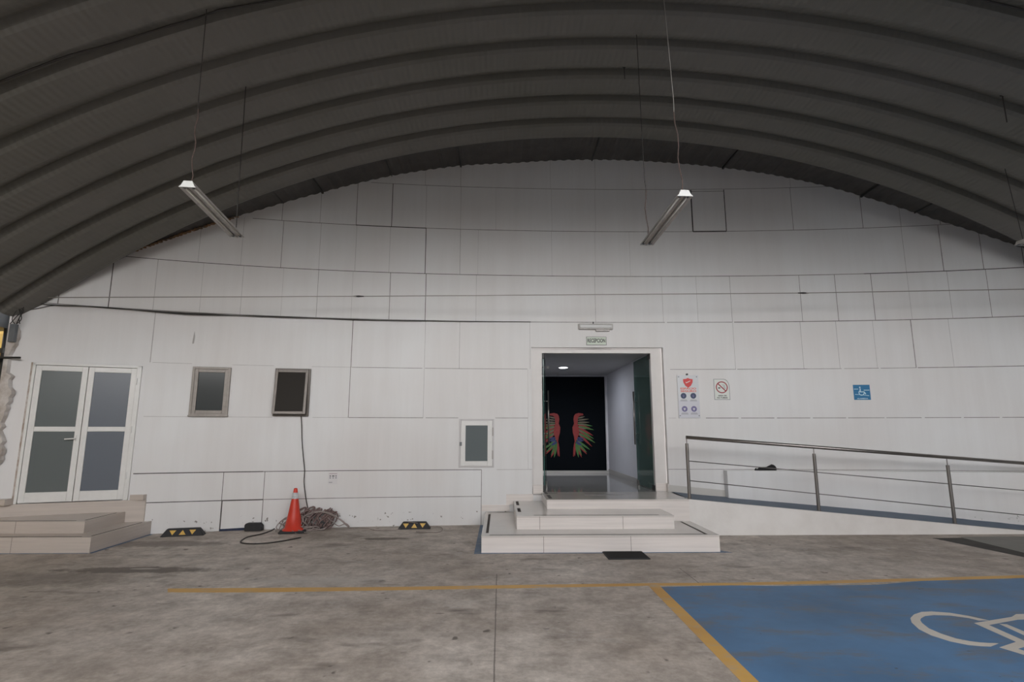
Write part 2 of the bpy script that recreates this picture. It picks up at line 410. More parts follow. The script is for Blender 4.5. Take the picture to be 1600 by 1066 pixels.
hs = []   # horizontal seams (x0,x1,z,kind,half thickness)
def H(row, p0, p1, k, th, dz=0):
    z = zr[row] + dz; hs.append((W0 if p0 is None else xat(p0, z), W1 if p1 is None else xat(p1, z), z, k, th))
H('A', 228, 346, SE, .006); H('A', 346, 411, SE, .009, -.0); H('A', 411, 752, SM, .005)
H('B', 208, 411, SE, .007); H('B', 411, 752, SE, .005)
H('B', 776, 831, SF, .004); H('B', 1043, None, SM, .004)
H('C', 224, 296, SF, .003); H('C', 356, 426, SF, .003); H('C', 488, 545, SF, .003)
H('C', 545, 661, SM, .005); H('C', 665, 716, SM, .004); H('C', 774, 825, SM, .004)
for a, b_ in ((1103, 1154), (1158, 1210), (1214, 1266), (1270, 1322), (1325, 1382), (1385, 1440), (1445, 1502), (1506, 1562), (1566, None)): H('C', a, b_, SM, .0045)
H('C', 1045, 1056, SF, .003)
H('D', 238, 300, SF, .003); H('D', 363, 428, SF, .003); H('D', 487, 550, SF, .003)
H('D', 550, 660, SM, .004); H('D', 664, 824, SM, .004); H('D', 1047, 1150, SM, .004); H('D', 1152, 1262, SM, .005); H('D', 1262, 1315, SM, .004); H('D', 1319, 1373, SM, .004)
H('D', 1376, 1432, SM, .0045); H('D', 1434, None, SM, .006)
H('E', 60, 830, SM, .006); H('E', 830, 1039, SM, .005); H('E', 1042, 1144, SM, .005); H('E', 1147, None, SM, .007)
H('F', 192, 800, SE, .005); H('F', 800, 1140, SM, .006); H('F', 1140, 1350, SM, .006); H('F', 1350, None, SE, .007)
H('G', 395, 556, SM, .005); H('G', 556, 666, SE, .008); H('G', 666, None, SM, .005)
H('H', 580, 1300, SM, .004)
vs_ = []   # vertical seams (x, z0, z1, kind, half thickness)
def V(r0, r1, px, k, th, a=0.0, b_=1.0):
    z0, z1 = zr[r0], zr[r1]; zz0 = z0 + (z1 - z0) * a; zz1 = z0 + (z1 - z0) * b_
    vs_.append((xat(px, (z0 + min(z1, 6.2)) / 2), zz0, zz1, k, th))
for px, k, th in ((665, SF, .003), (720, SF, .004), (930, SF, .003), (1234, SF, .003), (860, SF, .002)): V('H', 'T', px, k, th)
for px, k, th in ((443, SM, .004), (502, SF, .004), (558, SM, .005), (613, SE, .006), (666, SF, .003), (720, SF, .003), (775, SF, .002), (862, SF, .002), (930, SF, .002), (1237, SM, .004), (1345, SM, .005), (1404, SF, .005), (1465, SM, .006), (1525, SM, .004)): V('G', 'H', px, k, th)
for px, k, th in ((313, SF, .003), (379, SF, .003), (441, SM, .004), (500, SF, .003), (556, SF, .003), (609, SF, .003), (665, SE, .006), (719, SM, .003), (747, SF, .002), (862, SF, .002), (930, SF, .002), (984, SF, .002), (1412, SF, .004), (1470, SM, .006), (1532, SM, .005), (1595, SE, .005)): V('F', 'G', px, k, th)
for px, k, th in ((96, SM, .006), (174, SE, .006), (243, SF, .004), (315, SF, .003), (378, SF, .003), (441, SF, .002), (496, SM, .003), (550, SF, .002), (609, SM, .005), (665, SE, .005), (744, SF, .003), (930, SF, .004), (1035, SF, .003), (1089, SF, .003), (1142, SM, .003), (1251, SM, .004), (1307, SM, .005), (1364, SM, .005), (1421, SF, .003), (1484, SF, .004), (1545, SM, .004)): V('E', 'F', px, k, th)
for px, k, th in ((239, SF, .006), (550, SM, .006), (664, SF, .003), (718, SF, .004), (828, SF, .003), (1147, SF, .003), (1253, SF, .004), (1309, SF, .004), (1367, SF, .003), (1427, SM, .006), (1486, SF, .003)): V('D', 'E', px, k, th)
for px, k, th in ((546, SM, .005), (662, SF, .003), (825, SF, .002)): V('C', 'D', px, k, th)
V('B', 'C', 825, SF, .002)
V('A', 'B', 348, SE, .004); V('A', 'B', 412.5, SM, .005)
V('0', 'A', 345, SE, .009); V('0', 'A', 409.5, SM, .006)
V('0', 'B', 752, SM, .005)
EXTRA = []
# hatch patch high on the wall
hx0, hx1 = wx(1081, 330), wx(1133, 330)
vs_ += [(hx0, HZ['G'], HZ['H'] - .01, SE, .012), (hx1, HZ['G'], HZ['H'] - .01, SE, .008)]
hs.append((hx0, hx1, HZ['G'], SE, .012)); hs.append((hx0, hx1, HZ['H'] - .04, SM, .005))
# grid breakpoints
bx = {W0, W1}; bz = {0.0, 7.2}
for a, b_, z, k, th in hs: bx |= {a, b_}; bz |= {z - th, z + th}
for x, a, b_, k, th in vs_: bx |= {x - th, x + th}; bz |= {a, b_}
for h in holes: bx |= {h[0], h[1]}; bz |= {h[2], h[3]}
x = W0
while x < W1: bx.add(x); x += .3
def cluster(s, e=.0009):
    s = sorted(s); o = [s[0]]
    for v in s[1:]:
        if v - o[-1] > e: o.append(v)
    return o
bx = [v for v in cluster(bx) if W0 - 1e-6 <= v <= W1 + 1e-6]; bz = cluster(bz)
wb = MB(); vid = {}
def vget(i, j, rec=0):
    key = (i, j, rec)
    if key not in vid:
        X = bx[i]; vid[key] = len(wb.v); wb.v.append((X, wy(X) + rec * .006, bz[j]))
    return vid[key]
for i in range(len(bx) - 1):
    xm = (bx[i] + bx[i + 1]) / 2
    hcol = [q for q in hs if q[0] <= xm <= q[1]]; vcol = [q for q in vs_ if abs(xm - q[0]) <= q[4]]
    for j in range(len(bz) - 1):
        zm = (bz[j] + bz[j + 1]) / 2
        if any(h[0] < xm < h[1] and h[2] < zm < h[3] for h in holes): continue
        k = 0
        for q in hcol:
            if abs(zm - q[2]) <= q[4]: k = q[3]
        for q in vcol:
            if q[1] <= zm <= q[2]: k = q[3] if not k else min(k, q[3])
        wb.f.append((vget(i, j), vget(i + 1, j), vget(i + 1, j + 1), vget(i, j + 1))); wb.mi.append(k)
# reveals of the openings (wall thickness)
for (a, b_, c, d) in holes:
    dep = .12 if (a, b_) != (ex0, ex1) else .10
    for X, Z0, Z1 in ((a, c, d), (b_, c, d)):
        wb.add([(X, wy(X), Z0), (X, wy(X) + dep, Z0), (X, wy(X) + dep, Z1), (X, wy(X), Z1)], [(0, 1, 2, 3)])
    wb.add([(a, wy(a), d), (b_, wy(b_), d), (b_, wy(b_) + dep, d), (a, wy(a) + dep, d)], [(0, 1, 2, 3)])
    wb.add([(a, wy(a), c), (b_, wy(b_), c), (b_, wy(b_) + dep, c), (a, wy(a) + dep, c)], [(0, 1, 2, 3)])
tag(wb.build('wall_back', ['wall', 'seam', 'seam_mid', 'seam_faint']), kind='structure')
# base gap under the loose access panel and low patches
p0, p1 = on_wall(343, 826), on_wall(408, 824)
g = MB(); g.add([(p0.x, p0.y - .006, 0), (p1.x, p1.y - .006, 0), (p1.x, p1.y - .006, .045), (p0.x, p0.y - .006, .03)], [(0, 1, 2, 3)])
tag(g.build('trim_1', mat('navy_gap', (.01, .018, .05), .7)), kind='structure')

# ragged left end of the wall
g = MB(); n = 60; random.seed(3)
for k in range(n):
    z0 = .3 + 3.0 * k / n; z1 = .3 + 3.0 * (k + 1) / n
for side in (0,):
    vs2 = []
    ph = [random.uniform(-.05, .03) + .04 * math.sin(k * .4) for k in range(n + 1)]
    for k in range(n + 1):
        z = .25 + 3.05 * k / n; w = .07 + ph[k] + (.04 if z < 2.3 else -.02)
        vs2 += [(W0 - .05, wy(W0) - .035, z), (W0 + max(.015, w * .75), wy(W0) - .035, z), (W0 + max(.02, w * .75) + .01, wy(W0) + .02, z), (W0 - .05, wy(W0) + .16, z)]
    fs = []
    for k in range(n):
        for a, b_ in ((0, 1), (1, 2), (3, 0)): fs.append((k * 4 + a, k * 4 + b_, k * 4 + 4 + b_, k * 4 + 4 + a))
    g.add(vs2, fs)
tag(g.build('trim_2', 'plaster'), kind='structure')
# peeling strip beside the left door
g = MB(); vs2 = []; fs = []
for k in range(41):
    z = dz0 + (dz1 - dz0) * k / 40; w = .018 + random.uniform(0, .02)
    vs2 += [(dx0 - w - .01, wy(dx0) - .012, z), (dx0 + .004, wy(dx0) - .012, z)]
    if k: fs.append((2 * k - 2, 2 * k - 1, 2 * k + 1, 2 * k))
g.add(vs2, fs); tag(g.build('trim_3', mat('peeled_brown_plaster', (.34, .27, .22), .85, col2=(.6, .57, .55), scale=9)), kind='structure')

# ------------------------------------------------------------------ arched roof
def arch_profile():
    # (y offset inside one period measured from the crease, radial offset)
    return [(0.0, 0.0), (.022, -.075), (.06, -.104), (.15, -.112), (.30, -.112), (.375, -.102), (.415, -.082), (.49, -.038), (.545, -.008)]
prof = arch_profile()
ys = []
kmax = int((S1 - YF) / PITCH)
for k in range(kmax, -1, -1):
    base = S1 - k * PITCH
    for dy, dr in prof:
        ys.append((base + dy, dr))
ys = [q for q in ys if q[0] < REND]
ys += [(REND - .06, -.066), (REND - .02, -.05), (REND, -.03), (REND, .05)]
ys = sorted(ys, key=lambda q: q[0])
NA = 140
a0 = math.asin((XL - XC) / R0); a1 = math.asin((XR - XC) / R0)
g = MB(); vs2 = []; fs = []
for i in range(NA + 1):
    a = a0 + (a1 - a0) * i / NA
    for Y, dr in ys: vs2.append((XC + (R0 + dr) * math.sin(a), Y, ZC + (R0 + dr) * math.cos(a)))
m = len(ys)
for i in range(NA):
    for j in range(m - 1): fs.append((i * m + j, i * m + j + 1, (i + 1) * m + j + 1, (i + 1) * m + j))
g.add(vs2, fs)
o = g.build('ceiling', 'roof', smooth=True); tag(o, kind='structure')
for p in o.data.polygons: p.use_smooth = False
# corrugated closing sheet between the last arch panel and the wall
DX = [(-7.2, .0), (-6.98, .0), (-6.61, .0), (-5.98, .08), (-5.74, .13), (-4.75, .14), (-4.14, .13), (-3.15, .15), (-1.95, .19), (-.73, .19), (.2, .15), (1.61, .18), (3.14, .21), (4.86, .27), (5.81, .28), (7.58, .24), (8.66, .28), (10.4, .3)]
def dsheet(X):
    for (xa, da), (xb, db) in zip(DX, DX[1:]):
        if xa <= X <= xb: return da + (db - da) * (X - xa) / (xb - xa)
    return .2
g = MB(); vs2 = []; fs = []; X = -7.1; k = 0; P4 = .042
xs = []
while X < XR: xs.append((X, (0, 0, .014, .014)[k % 4])); X += P4; k += 1
for X, c in xs:
    z = roof_z(X, dsheet(X)) + c
    vs2 += [(X, 7.95, z + .0), (X, wy(X) + .05, z)]
for i in range(len(xs) - 1): fs.append((2 * i, 2 * i + 1, 2 * i + 3, 2 * i + 2))
g.add(vs2, fs)
for i in range(len(xs) - 1):
    (Xa, _), (Xb, _) = xs[i], xs[i + 1]
    g.add([(Xa, 8.1, roof_z(Xa, -.01)), (Xb, 8.1, roof_z(Xb, -.01)), (Xb, 8.1, roof_z(Xb, dsheet(Xb)) + .03), (Xa, 8.1, roof_z(Xa, dsheet(Xa)) + .03)], [(0, 1, 2, 3)])
sheet = g.build('ceiling', 'sheet'); tag(sheet, kind='structure'); sheet.name = 'ceiling_edge'
# laps and angle bars under that sheet
for px, w in ((504, .03), (527, .010), (443, .010), (612, .012), (694, .010), (720, .03), (925, .022), (1130, .028), (1346, .030), (1429, .015)):
    # pixel x on the wall/roof line
    lo, hi = 200, 420
    X = on_wall(px, 262 + abs(px - 920) ** 2 * .00028).x
    z = roof_z(X, dsheet(X))
    b = MB(); b.box(X - w / 2, X + w / 2, 8.0, wy(X), z - w * .9, z + .01); tag(b.build('trim_4', 'steel_dark'), kind='structure')
# broken foam / daylight bits along the gable line
# eave beams
for X0, X1 in ((XL - .45, XL - .02), (XR - .05, XR + .4)):
    g = MB(); g.box(X0, X1, YF, REND, 2.98, 3.0); g.box(X0, X0 + .02, YF, REND, 3.0, 3.26); g.box(X1 - .02, X1, YF, REND, 3.0, 3.24); g.box(X0, X1, REND - .02, REND, 3.0, 3.24)
    tag(g.build('trim_5', 'beam'), kind='structure')
# side walls
g = MB(); g.box(-7.85, -7.65, YF, 9.4, 0, 2.98); tag(g.build('wall_left', 'wallyellow'), kind='structure')
g = MB(); g.box(XR + .05, XR + .25, YF, 9.4, 0, 2.98); tag(g.build('wall_right_light_block', 'wallgrey'), kind='structure')  # wall out of view, added to control the side light
g = MB(); g.box(-30, 34, -14.3, -14, 0, 5); tag(g.build('wall_front_sky_block', mat('sky_block_grey', (.10, .10, .095), .8, var=.2)), kind='structure')  # unseen wall, added to block low sky light behind the camera
g = MB(); g.box(-40, -7.6, -14, -0.7, 0, 7); tag(g.build('wall_left_sky_block', M['wallgrey']), kind='structure')  # unseen block, added to narrow the daylight reaching the left end
g = MB(); g.box(10.8, 40, -14, -0.7, 0, 7); tag(g.build('wall_right_sky_block', M['wallgrey']), kind='structure')  # unseen block, added to narrow the daylight on the right
g = MB(); g.box(-14, -7.02, 9.4, 9.6, 0, 3.6); g.box(-7.65, -7.02, 9.0, 9.4, 2.6, 3.6); tag(g.build('wall_corner', 'wallyellow'), kind='structure')  # yellow wall added here to shut out light from behind the corner
# black drain pipe in the left corner with clamps
pp = empty('drain_pipe', (-7.16, 8.02, 0)); tag(pp, 'black vertical drain pipe in the corner between white wall and yellow wall', 'pipe')
g = MB(); g.tube([(0, 0, 0), (.0, 0, 1.2), (.005, 0, 2.4), (.0, .0, 3.2)], .062, 14); g.build('pipe', 'black_p', pp, smooth=True)
for z in (.7, 1.75, 2.62):
    g = MB(); g.tube([(0, 0, z), (0, 0, z + .07)], .076, 14); g.build('clamp', 'steel_dark', pp)
pb = empty('wall_bracket', (-7.02, 7.93, 2.545)); tag(pb, 'short black bracket sticking out above the white double door', 'bracket')
g = MB(); g.box(-.14, .16, -.03, .0, -.012, .014); g.box(-.14, -.12, -.03, .04, -.06, .014); g.build('arm', 'black_p', pb)
jb = empty('junction_box', (-6.99, 7.905, 2.93)); tag(jb, 'small grey junction box with loose black wires beside the top of the drain pipe', 'box')
g = MB(); g.box(-.05, .03, -.03, .03, -.16, .10); g.build('housing', 'beam', jb, bevel=.006)
g = MB()
random.seed(5)
for k in range(5): g.tube(smooth_path([(random.uniform(-.05, .1), -.03, .1), (random.uniform(-.05, .15), -.06, .18), (random.uniform(0, .12), -.03, .28 + .03 * k), (-.05, -.03, .36)], 5), .006, 5)
g.build('wires', 'cable_b', jb, smooth=True)

# ------------------------------------------------------------------ left double door
def frame_obj(name, cx0, cx1):
    xm = (cx0 + cx1) / 2; ya = math.atan2(wy(cx1) - wy(cx0), cx1 - cx0)
    return Vector((xm, (wy(cx0) + wy(cx1)) / 2, 0)), ya, math.hypot(cx1 - cx0, wy(cx1) - wy(cx0))
c, ya, w = frame_obj('d', dx0, dx1)
c.z = dz0; hgt = dz1 - dz0
dd = empty('door_1', c, ya); tag(dd, kind='structure')
def rect_frame(mb, x0, x1, z0, z1, t, y0, y1, tb=None, tt=None):
    tb = tb or t; tt = tt or t
    mb.box(x0, x0 + t, y0, y1, z0, z1); mb.box(x1 - t, x1, y0, y1, z0, z1)
    mb.box(x0 + t, x1 - t, y0, y1, z0, z0 + tb); mb.box(x0 + t, x1 - t, y0, y1, z1 - tt, z1); return mb
hw = w / 2
g = MB(); g.box(-hw - .02, hw + .02, .125, .14, -.02, hgt + .02); g.build('interior_shade', mat('dim_backing', (.1, .1, .1), .9), dd)  # dark backing added behind the door to stop outside light leaking in
g = MB(); g.box(-hw, -hw + .035, -.03, .08, 0, hgt); g.box(hw - .06, hw, -.03, .08, 0, hgt); g.box(-hw, hw, -.03, .08, hgt - .035, hgt); g.build('door_frame', 'white_alu', dd, bevel=.004)
xa, xb = -hw + .038, hw - .063; xmid = (xa + xb) / 2 + .01
H1 = hgt - .04; st = .072
for nm, l0, l1, pm in (('door_leaf', xa, xmid - .004, 'frost'), ('door_leaf', xmid + .004, xb, 'frost_blue')):
    g = MB(); g.box(l0, l0 + st, -.015, .03, .01, H1); g.box(l1 - st, l1, -.015, .03, .01, H1)
    g.box(l0 + st, l1 - st, -.015, .03, .01, .15); g.box(l0 + st, l1 - st, -.015, .03, H1 - .075, H1)
    zm = H1 * .53; g.box(l0 + st, l1 - st, -.015, .03, zm - .035, zm + .035)
    lf = g.build(nm, 'white_alu', dd, bevel=.004)
    for z0, z1 in ((.15, zm - .035), (zm + .035, H1 - .075)):
        g = MB(); g.box(l0 + st - .01, l1 - st + .01, .004, .012, z0 - .01, z1 + .01); g.build('glass_pane', pm, lf)
    if pm == 'frost':
        g = MB(); zh = H1 * .46; g.box(l1 - .065, l1 - .04, -.026, -.012, zh - .04, zh + .05); g.tube([(l1 - .05, -.02, zh), (l1 - .05, -.055, zh), (l1 - .17, -.055, zh - .008)], .010, 8)
        g.build('door_handle', 'white_alu', lf)
    else:
        for z in (.3, H1 * .5, H1 - .25):
            g = MB(); g.cyl((l1 + .012, -.035, z), (l1 + .012, -.035, z + .1), .011, 10); g.build('hinge', 'white_alu', lf)

# ------------------------------------------------------------------ windows
def window(idx, rc, mats, open_ang=0.0, pmat='dark_pane'):
    x0, x1, z0, z1 = rc
    c, ya, w = frame_obj('w', x0, x1); c.z = z0; h = z1 - z0; hw = w / 2
    r = empty('window_%d' % idx, c, ya); tag(r, kind='structure')
    g = MB(); rect_frame(g, -hw, hw, 0, h, .035, -.045, .05); g.build('window_frame', mats[0], r, bevel=.003)
    if open_ang == 0:
        g = MB(); rect_frame(g, -hw + .03, hw - .03, .03, h - .03, .055, -.03, .02); s = g.build('sash', mats[1], r, bevel=.004)
        g = MB(); g.box(-hw + .07, hw - .07, -.006, 0, .07, h - .07); g.build('glass_pane', pmat, s)
        g = MB(); g.box(-hw - .008, hw + .008, -.055, .0, -.012, .008); g.build('window_sill', mats[0], r)
    else:
        g = MB(); hh = h - .03; rect_frame(g, -hw + .012, hw - .03, -hh, -.02, .042, -.05, -.01); s = g.build('sash', mats[1], r, bevel=.004)
        s.location = (0, -.02, h - .01); s.rotation_euler = (-open_ang, 0, 0)
        g = MB(); g.box(-hw + .045, hw - .065, -.026, -.02, -hh + .035, -.055); g.build('glass_pane', pmat, s)
        # dark room behind
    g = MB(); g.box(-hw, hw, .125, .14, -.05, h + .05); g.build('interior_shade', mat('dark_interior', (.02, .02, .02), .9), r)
    return r
window(1, w1, ('bronze', 'bronze'))
window(2, w2, ('bronze_dk', 'bronze_md'), math.radians(7), 'brown_pane')
# white framed hatch cabinet
c, ya, w = frame_obj('w', w3[0], w3[1]); c.z = w3[2]; h = w3[3] - w3[2]; hw = w / 2
r = empty('window_3', c, ya); tag(r, kind='structure')
g = MB(); rect_frame(g, -hw, hw, 0, h, .028, -.012, .05); g.build('window_frame', mat('grey_white_frame', (.52, .50, .50), .35), r, bevel=.002)
g = MB(); rect_frame(g, -hw + .03, hw - .03, .028, h - .028, .08, -.026, .02); s = g.build('sash', 'white_alu', r, bevel=.003)
g = MB(); g.box(-hw + .1, hw - .1, -.008, -.002, .1, h - .1); g.build('glass_pane', pane('clear_dark_pane', (.13, .15, .155), .06, .8), s)
g = MB(); g.box(-hw + .012, -hw + .05, -.036, -.026, h * .45, h * .45 + .06); g.cyl((-hw + .03, -.036, h * .46), (-hw + .03, -.05, h * .46), .012, 10); g.build('latch', 'beam', s)
for z in (.14, h - .28):
    g = MB(); g.box(hw - .034, hw - .016, -.034, -.022, z, z + .14); g.build('hinge', 'wire_gal', s)
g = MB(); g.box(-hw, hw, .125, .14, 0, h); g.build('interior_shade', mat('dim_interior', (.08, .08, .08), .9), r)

# ------------------------------------------------------------------ entrance: frame, hall and glass doors
ZP = .515                                       # platform level
ye = wy((ex0 + ex1) / 2) + .10                    # plane of the recessed frame
ix0, ix1 = at_y(847.5, 660, ye).x, at_y(1020.5, 660, ye).x
iz1 = at_y(930, 552, ye).z
g = MB()
g.box(ex0 - .05, ix0, ye, ye + .10, ZP - .3, ez1 + .1); g.box(ix1, ex1 + .05, ye, ye + .10, ZP - .3, ez1 + .1); g.box(ix0, ix1, ye, ye + .10, iz1, ez1 + .1)
tag(g.build('trim_6', mat('portal_paint', (.66, .63, .61), .45, var=.05)), kind='structure')
# skirting tiles on the frame
g = MB(); g.box(ex0 + .005, ix0, ye - .015, ye, ZP, ZP + .11); g.box(ix1, ex1 - .005, ye - .015, ye, ZP, ZP + .13); g.box(ex1 - .02, ex1 - .004, wy(ex1), ye, ZP, ZP + .13)
tag(g.build('trim_7', 'tile'), kind='structure')
yb = 13.6
hxl, hxr = .15, 2.65
zc = at_y(900, 586.5, yb).z
g = MB(); g.box(ex0, ex1, max(wy(ex0), wy(ex1)) + .0, ye, ZP - .05, ZP); g.box(hxl, hxr, ye, yb, ZP - .1, ZP); tag(g.build('floor_hall', 'hallfloor'), kind='structure')
g = MB(); g.add([(hxl, ye + .1, zc), (hxr, ye + .1, zc), (hxr, yb, zc), (hxl, yb, zc)], [(0, 1, 2, 3)]); g.add([(hxl, ye + .1, iz1), (hxr, ye + .1, iz1), (hxr, ye + .1, zc), (hxl, ye + .1, zc)], [(0, 1, 2, 3)])
tag(g.build('ceiling_hall', 'hallceil'), kind='structure')
g = MB(); g.box(hxr, hxr + .1, ye + .1, yb, ZP, zc + .05); tag(g.build('wall_hall_right', 'hallwall'), kind='structure')
g = MB(); g.box(hxl - .1, hxl, ye + .1, yb, ZP, zc + .05); tag(g.build('wall_hall_left', 'hallwall'), kind='structure')
g = MB(); g.box(hxl, hxr, yb, yb + .1, ZP, zc + .05); tag(g.build('wall_hall_end', 'hallwall'), kind='structure')
g = MB(); g.box(hxr - .015, hxr, ye + .1, yb, ZP, ZP + .10); g.box(hxl, hxr - .015, yb - .03, yb, ZP, ZP + .06)
tag(g.build('baseboard_hall', mat('grey_skirting', (.40, .385, .37), .3)), kind='structure')
# black feature wall with the painted wings
bz0 = at_y(900, 735, yb - .03).z; bxr = at_y(946, 660, yb - .03).x
fw = empty('feature_panel', (0, yb - .03, ZP + .06)); tag(fw, 'matt black feature panel with colourful painted wings at the end of the hall', 'panel')
g = MB(); g.box(hxl, bxr, 0, .028, 0, zc - ZP - .1); g.build('panel', 'black_wall', fw)
def feather(mb, x, z, ang, L, w, y):
    n = 7; pts = []
    for s in (1, -1):
        for k in range(n + 1):
            t = k / n if s == 1 else 1 - k / n
            ww = w * math.sin(PI * min(1, (t * .85 + .12))) * s * .5
            pts.append((x + math.cos(ang) * t * L - math.sin(ang) * ww, z + math.sin(ang) * t * L + math.cos(ang) * ww))
    mb.add([(p[0], y, p[1]) for p in pts], [tuple(range(len(pts)))])
zo = ZP + .06
def pz(x, y): q = at_y(x, y, yb - .04); return q.x, q.z - zo
sc_ = yb / 869.
for side, label in ((1, 'right'), (-1, 'left')):
    cxp = 885.0
    def mp(x, y):
        xx = x if side == 1 else 2 * cxp - x - 0
        return pz(xx, y)
    wing = empty('painted_wing', (0, -.003, 0)); wing.parent = fw
    layers = []
    # outer green/red primaries, drawn back to front
    def fan(lst, mname, yy, nm):
        mb = MB()
        for (x0, y0, x1, y1, w) in lst:
            a = mp(x0, y0); b_ = mp(x1, y1); L = math.hypot(b_[0] - a[0], b_[1] - a[1]); an = math.atan2(b_[1] - a[1], b_[0] - a[0])
            feather(mb, a[0], a[1], an, L, w * sc_, yy)
        mb.build(nm, mname, wing)
    fan([(903, 664, 922, 669, 3), (903, 668, 927, 681, 3.4), (903, 672, 929, 692, 3.6), (902, 676, 925, 698, 3.6), (900, 690, 917, 710, 3.8), (899, 694, 909, 715, 3.6), (898, 692, 898, 713, 3.4)], 'red', -.001, 'red_feathers')
    fan([(903, 662, 926, 666, 2.8), (904, 666, 928, 672, 2.8), (904, 671, 928, 686, 3.2), (903, 676, 930, 692, 3.2), (901, 688, 922, 703, 3.4), (900, 690, 917, 707, 3.2), (900, 692, 904, 715, 4.0), (901, 690, 909, 712, 3.0)], 'green', -.002, 'green_feathers')
    fan([(902, 654, 914, 651, 2.4), (902, 657, 920, 655, 2.4), (902, 660, 921, 660, 2.4), (902, 663, 919, 664, 2.4), (902, 667, 916, 671, 2.4), (902, 671, 913, 677, 2.4), (901, 675, 910, 683, 2.6), (899, 684, 906, 692, 2.6)], 'sand', -.003, 'tan_feathers')
    fan([(901, 688, 912, 689, 4), (900, 691, 909, 696, 4), (901, 684, 913, 686, 3)], 'bluep', -.004, 'blue_feathers')
    out = [(899, 647), (904, 645.5), (911, 646.5), (911.5, 649), (906, 650), (903, 653), (902.5, 662), (904.5, 670), (905, 678), (902, 685), (899, 692), (898, 700), (896.5, 714), (895.5, 713), (896, 700), (898, 690), (897, 683), (895, 676), (894.5, 668), (897, 662), (896, 655), (897, 650)]
    g = MB(); g.add([(mp(*q)[0], -.005, mp(*q)[1]) for q in out], [tuple(range(len(out)))]); g.build('shoulder', 'red', wing)
# recessed downlights
def downlight(px, py, lab, x=None, y=None):
    if x is None:
        q = at_z(px, py, zc); x, y = q.x, q.y
    d = empty('downlight', (x, y, zc)); tag(d, lab, 'downlight', 'recessed lights in the hall ceiling')
    g = MB(); vs2 = []; n = 24
    g.tube([(0, 0, -.012), (0, 0, -.001)], .115, n); g.build('rim', 'lamp_white', d)
    g = MB(); g.tube([(0, 0, -.016), (0, 0, -.0125)], .095, n); g.build('lens', 'led', d)
    L = bpy.data.lights.new('downlight_lamp', 'AREA'); L.shape = 'DISK'; L.size = .18; L.energy = 16; L.color = (.85, .9, 1)
    lo = bpy.data.objects.new('lamp', L); C.objects.link(lo); lo.parent = d; lo.location = (0, 0, -.02)
    return d
downlight(880, 574, 'round lit white downlight in the hall ceiling beyond the glass doors')
sk = at_z(871, 582, zc)
g = empty('sprinkler_head', (sk.x, sk.y, zc)); tag(g, 'tiny sprinkler head hanging from the hall ceiling behind the round downlight', 'sprinkler')
b = MB(); b.cyl((0, 0, 0), (0, 0, -.08), .008, 8); b.cyl((0, 0, -.08), (0, 0, -.085), .025, 12); b.build('head', 'wire_gal', g)

# glass doors (opened inwards)
yh = ye + .05
def glass_door(idx, hinge, free, top):
    v = Vector((free[0] - hinge[0], free[1] - hinge[1], 0)); L = v.length; a = math.atan2(v.y, v.x)
    r = empty('door_%d' % idx, (hinge[0], hinge[1], ZP), a); tag(r, kind='structure')
    h = top - ZP - .01
    g = MB(); g.box(0.01, L, -.006, .006, .012, h); g.build('glass_leaf', 'glass', r)
    g = MB(); g.box(L, L + .002, -.006, .006, .012, h); g.box(.008, .01, -.006, .006, .012, h); g.build('glass_edge', 'glass_edge', r)
    for z in (.0, h - .08):
        g = MB(); g.box(-.02, .14, -.018, .018, z, z + .09); g.build('patch_hinge', 'steel_dark', r, bevel=.003)
    g = MB(); g.box(L - .10, L + .004, -.02, .02, .0, .09); g.build('corner_lock', 'inox', r, bevel=.003)
    g = MB()
    for s in (-1, 1):
        g.tube([(L - .10, s * .055, .75), (L - .10, s * .055, 1.75)], .015, 10)
        for z in (.95, 1.55): g.cyl((L - .10, 0, z), (L - .10, s * .055, z), .009, 8)
    g.build('door_handle', 'inox', r, smooth=True)
    return r, L
hr = at_y(1019.5, 640, yh); fr = at_z(997, 757.5, ZP)
r, L = glass_door(2, (hr.x, yh), (fr.x, fr.y), iz1)
g = MB(); g.tube([(L - .06, -.04, .72), (L - .06, -.04, .95)], .022, 8); g.tube([(L - .06, -.04, .74), (L - .06, -.045, .9)], .03, 8); g.build('chain_lock', 'steel_dark', r)
hl = at_y(848.5, 640, yh)
r, L = glass_door(3, (hl.x + .01, yh), (hl.x + .115, yh + .86), iz1)
# door closer arm on the left
q = at_y(848, 574, yh)
g = empty('door_closer', (ix0, yh, q.z)); tag(g, 'small dark door stop bracket high on the left jamb of the glass doors', 'bracket')
b = MB(); b.box(0, .13, -.012, .012, -.006, .006); b.box(.09, .13, -.02, .02, -.03, .012); b.build('arm', 'steel_dark', g)
# floor bolts
for px, lab in ((860, 'left'), (1008, 'right')):
    q = at_z(px, 771 if px < 900 else 767, ZP)
    g = MB(); g.box(-.11, .11, -.015, .015, 0, .004); o = g.build('floor_pivot_plate', 'steel_dark', loc=(q.x, q.y, ZP)); tag(o, 'thin dark pivot plate in the tiles at the foot of the %s glass door' % lab, 'floor plate')

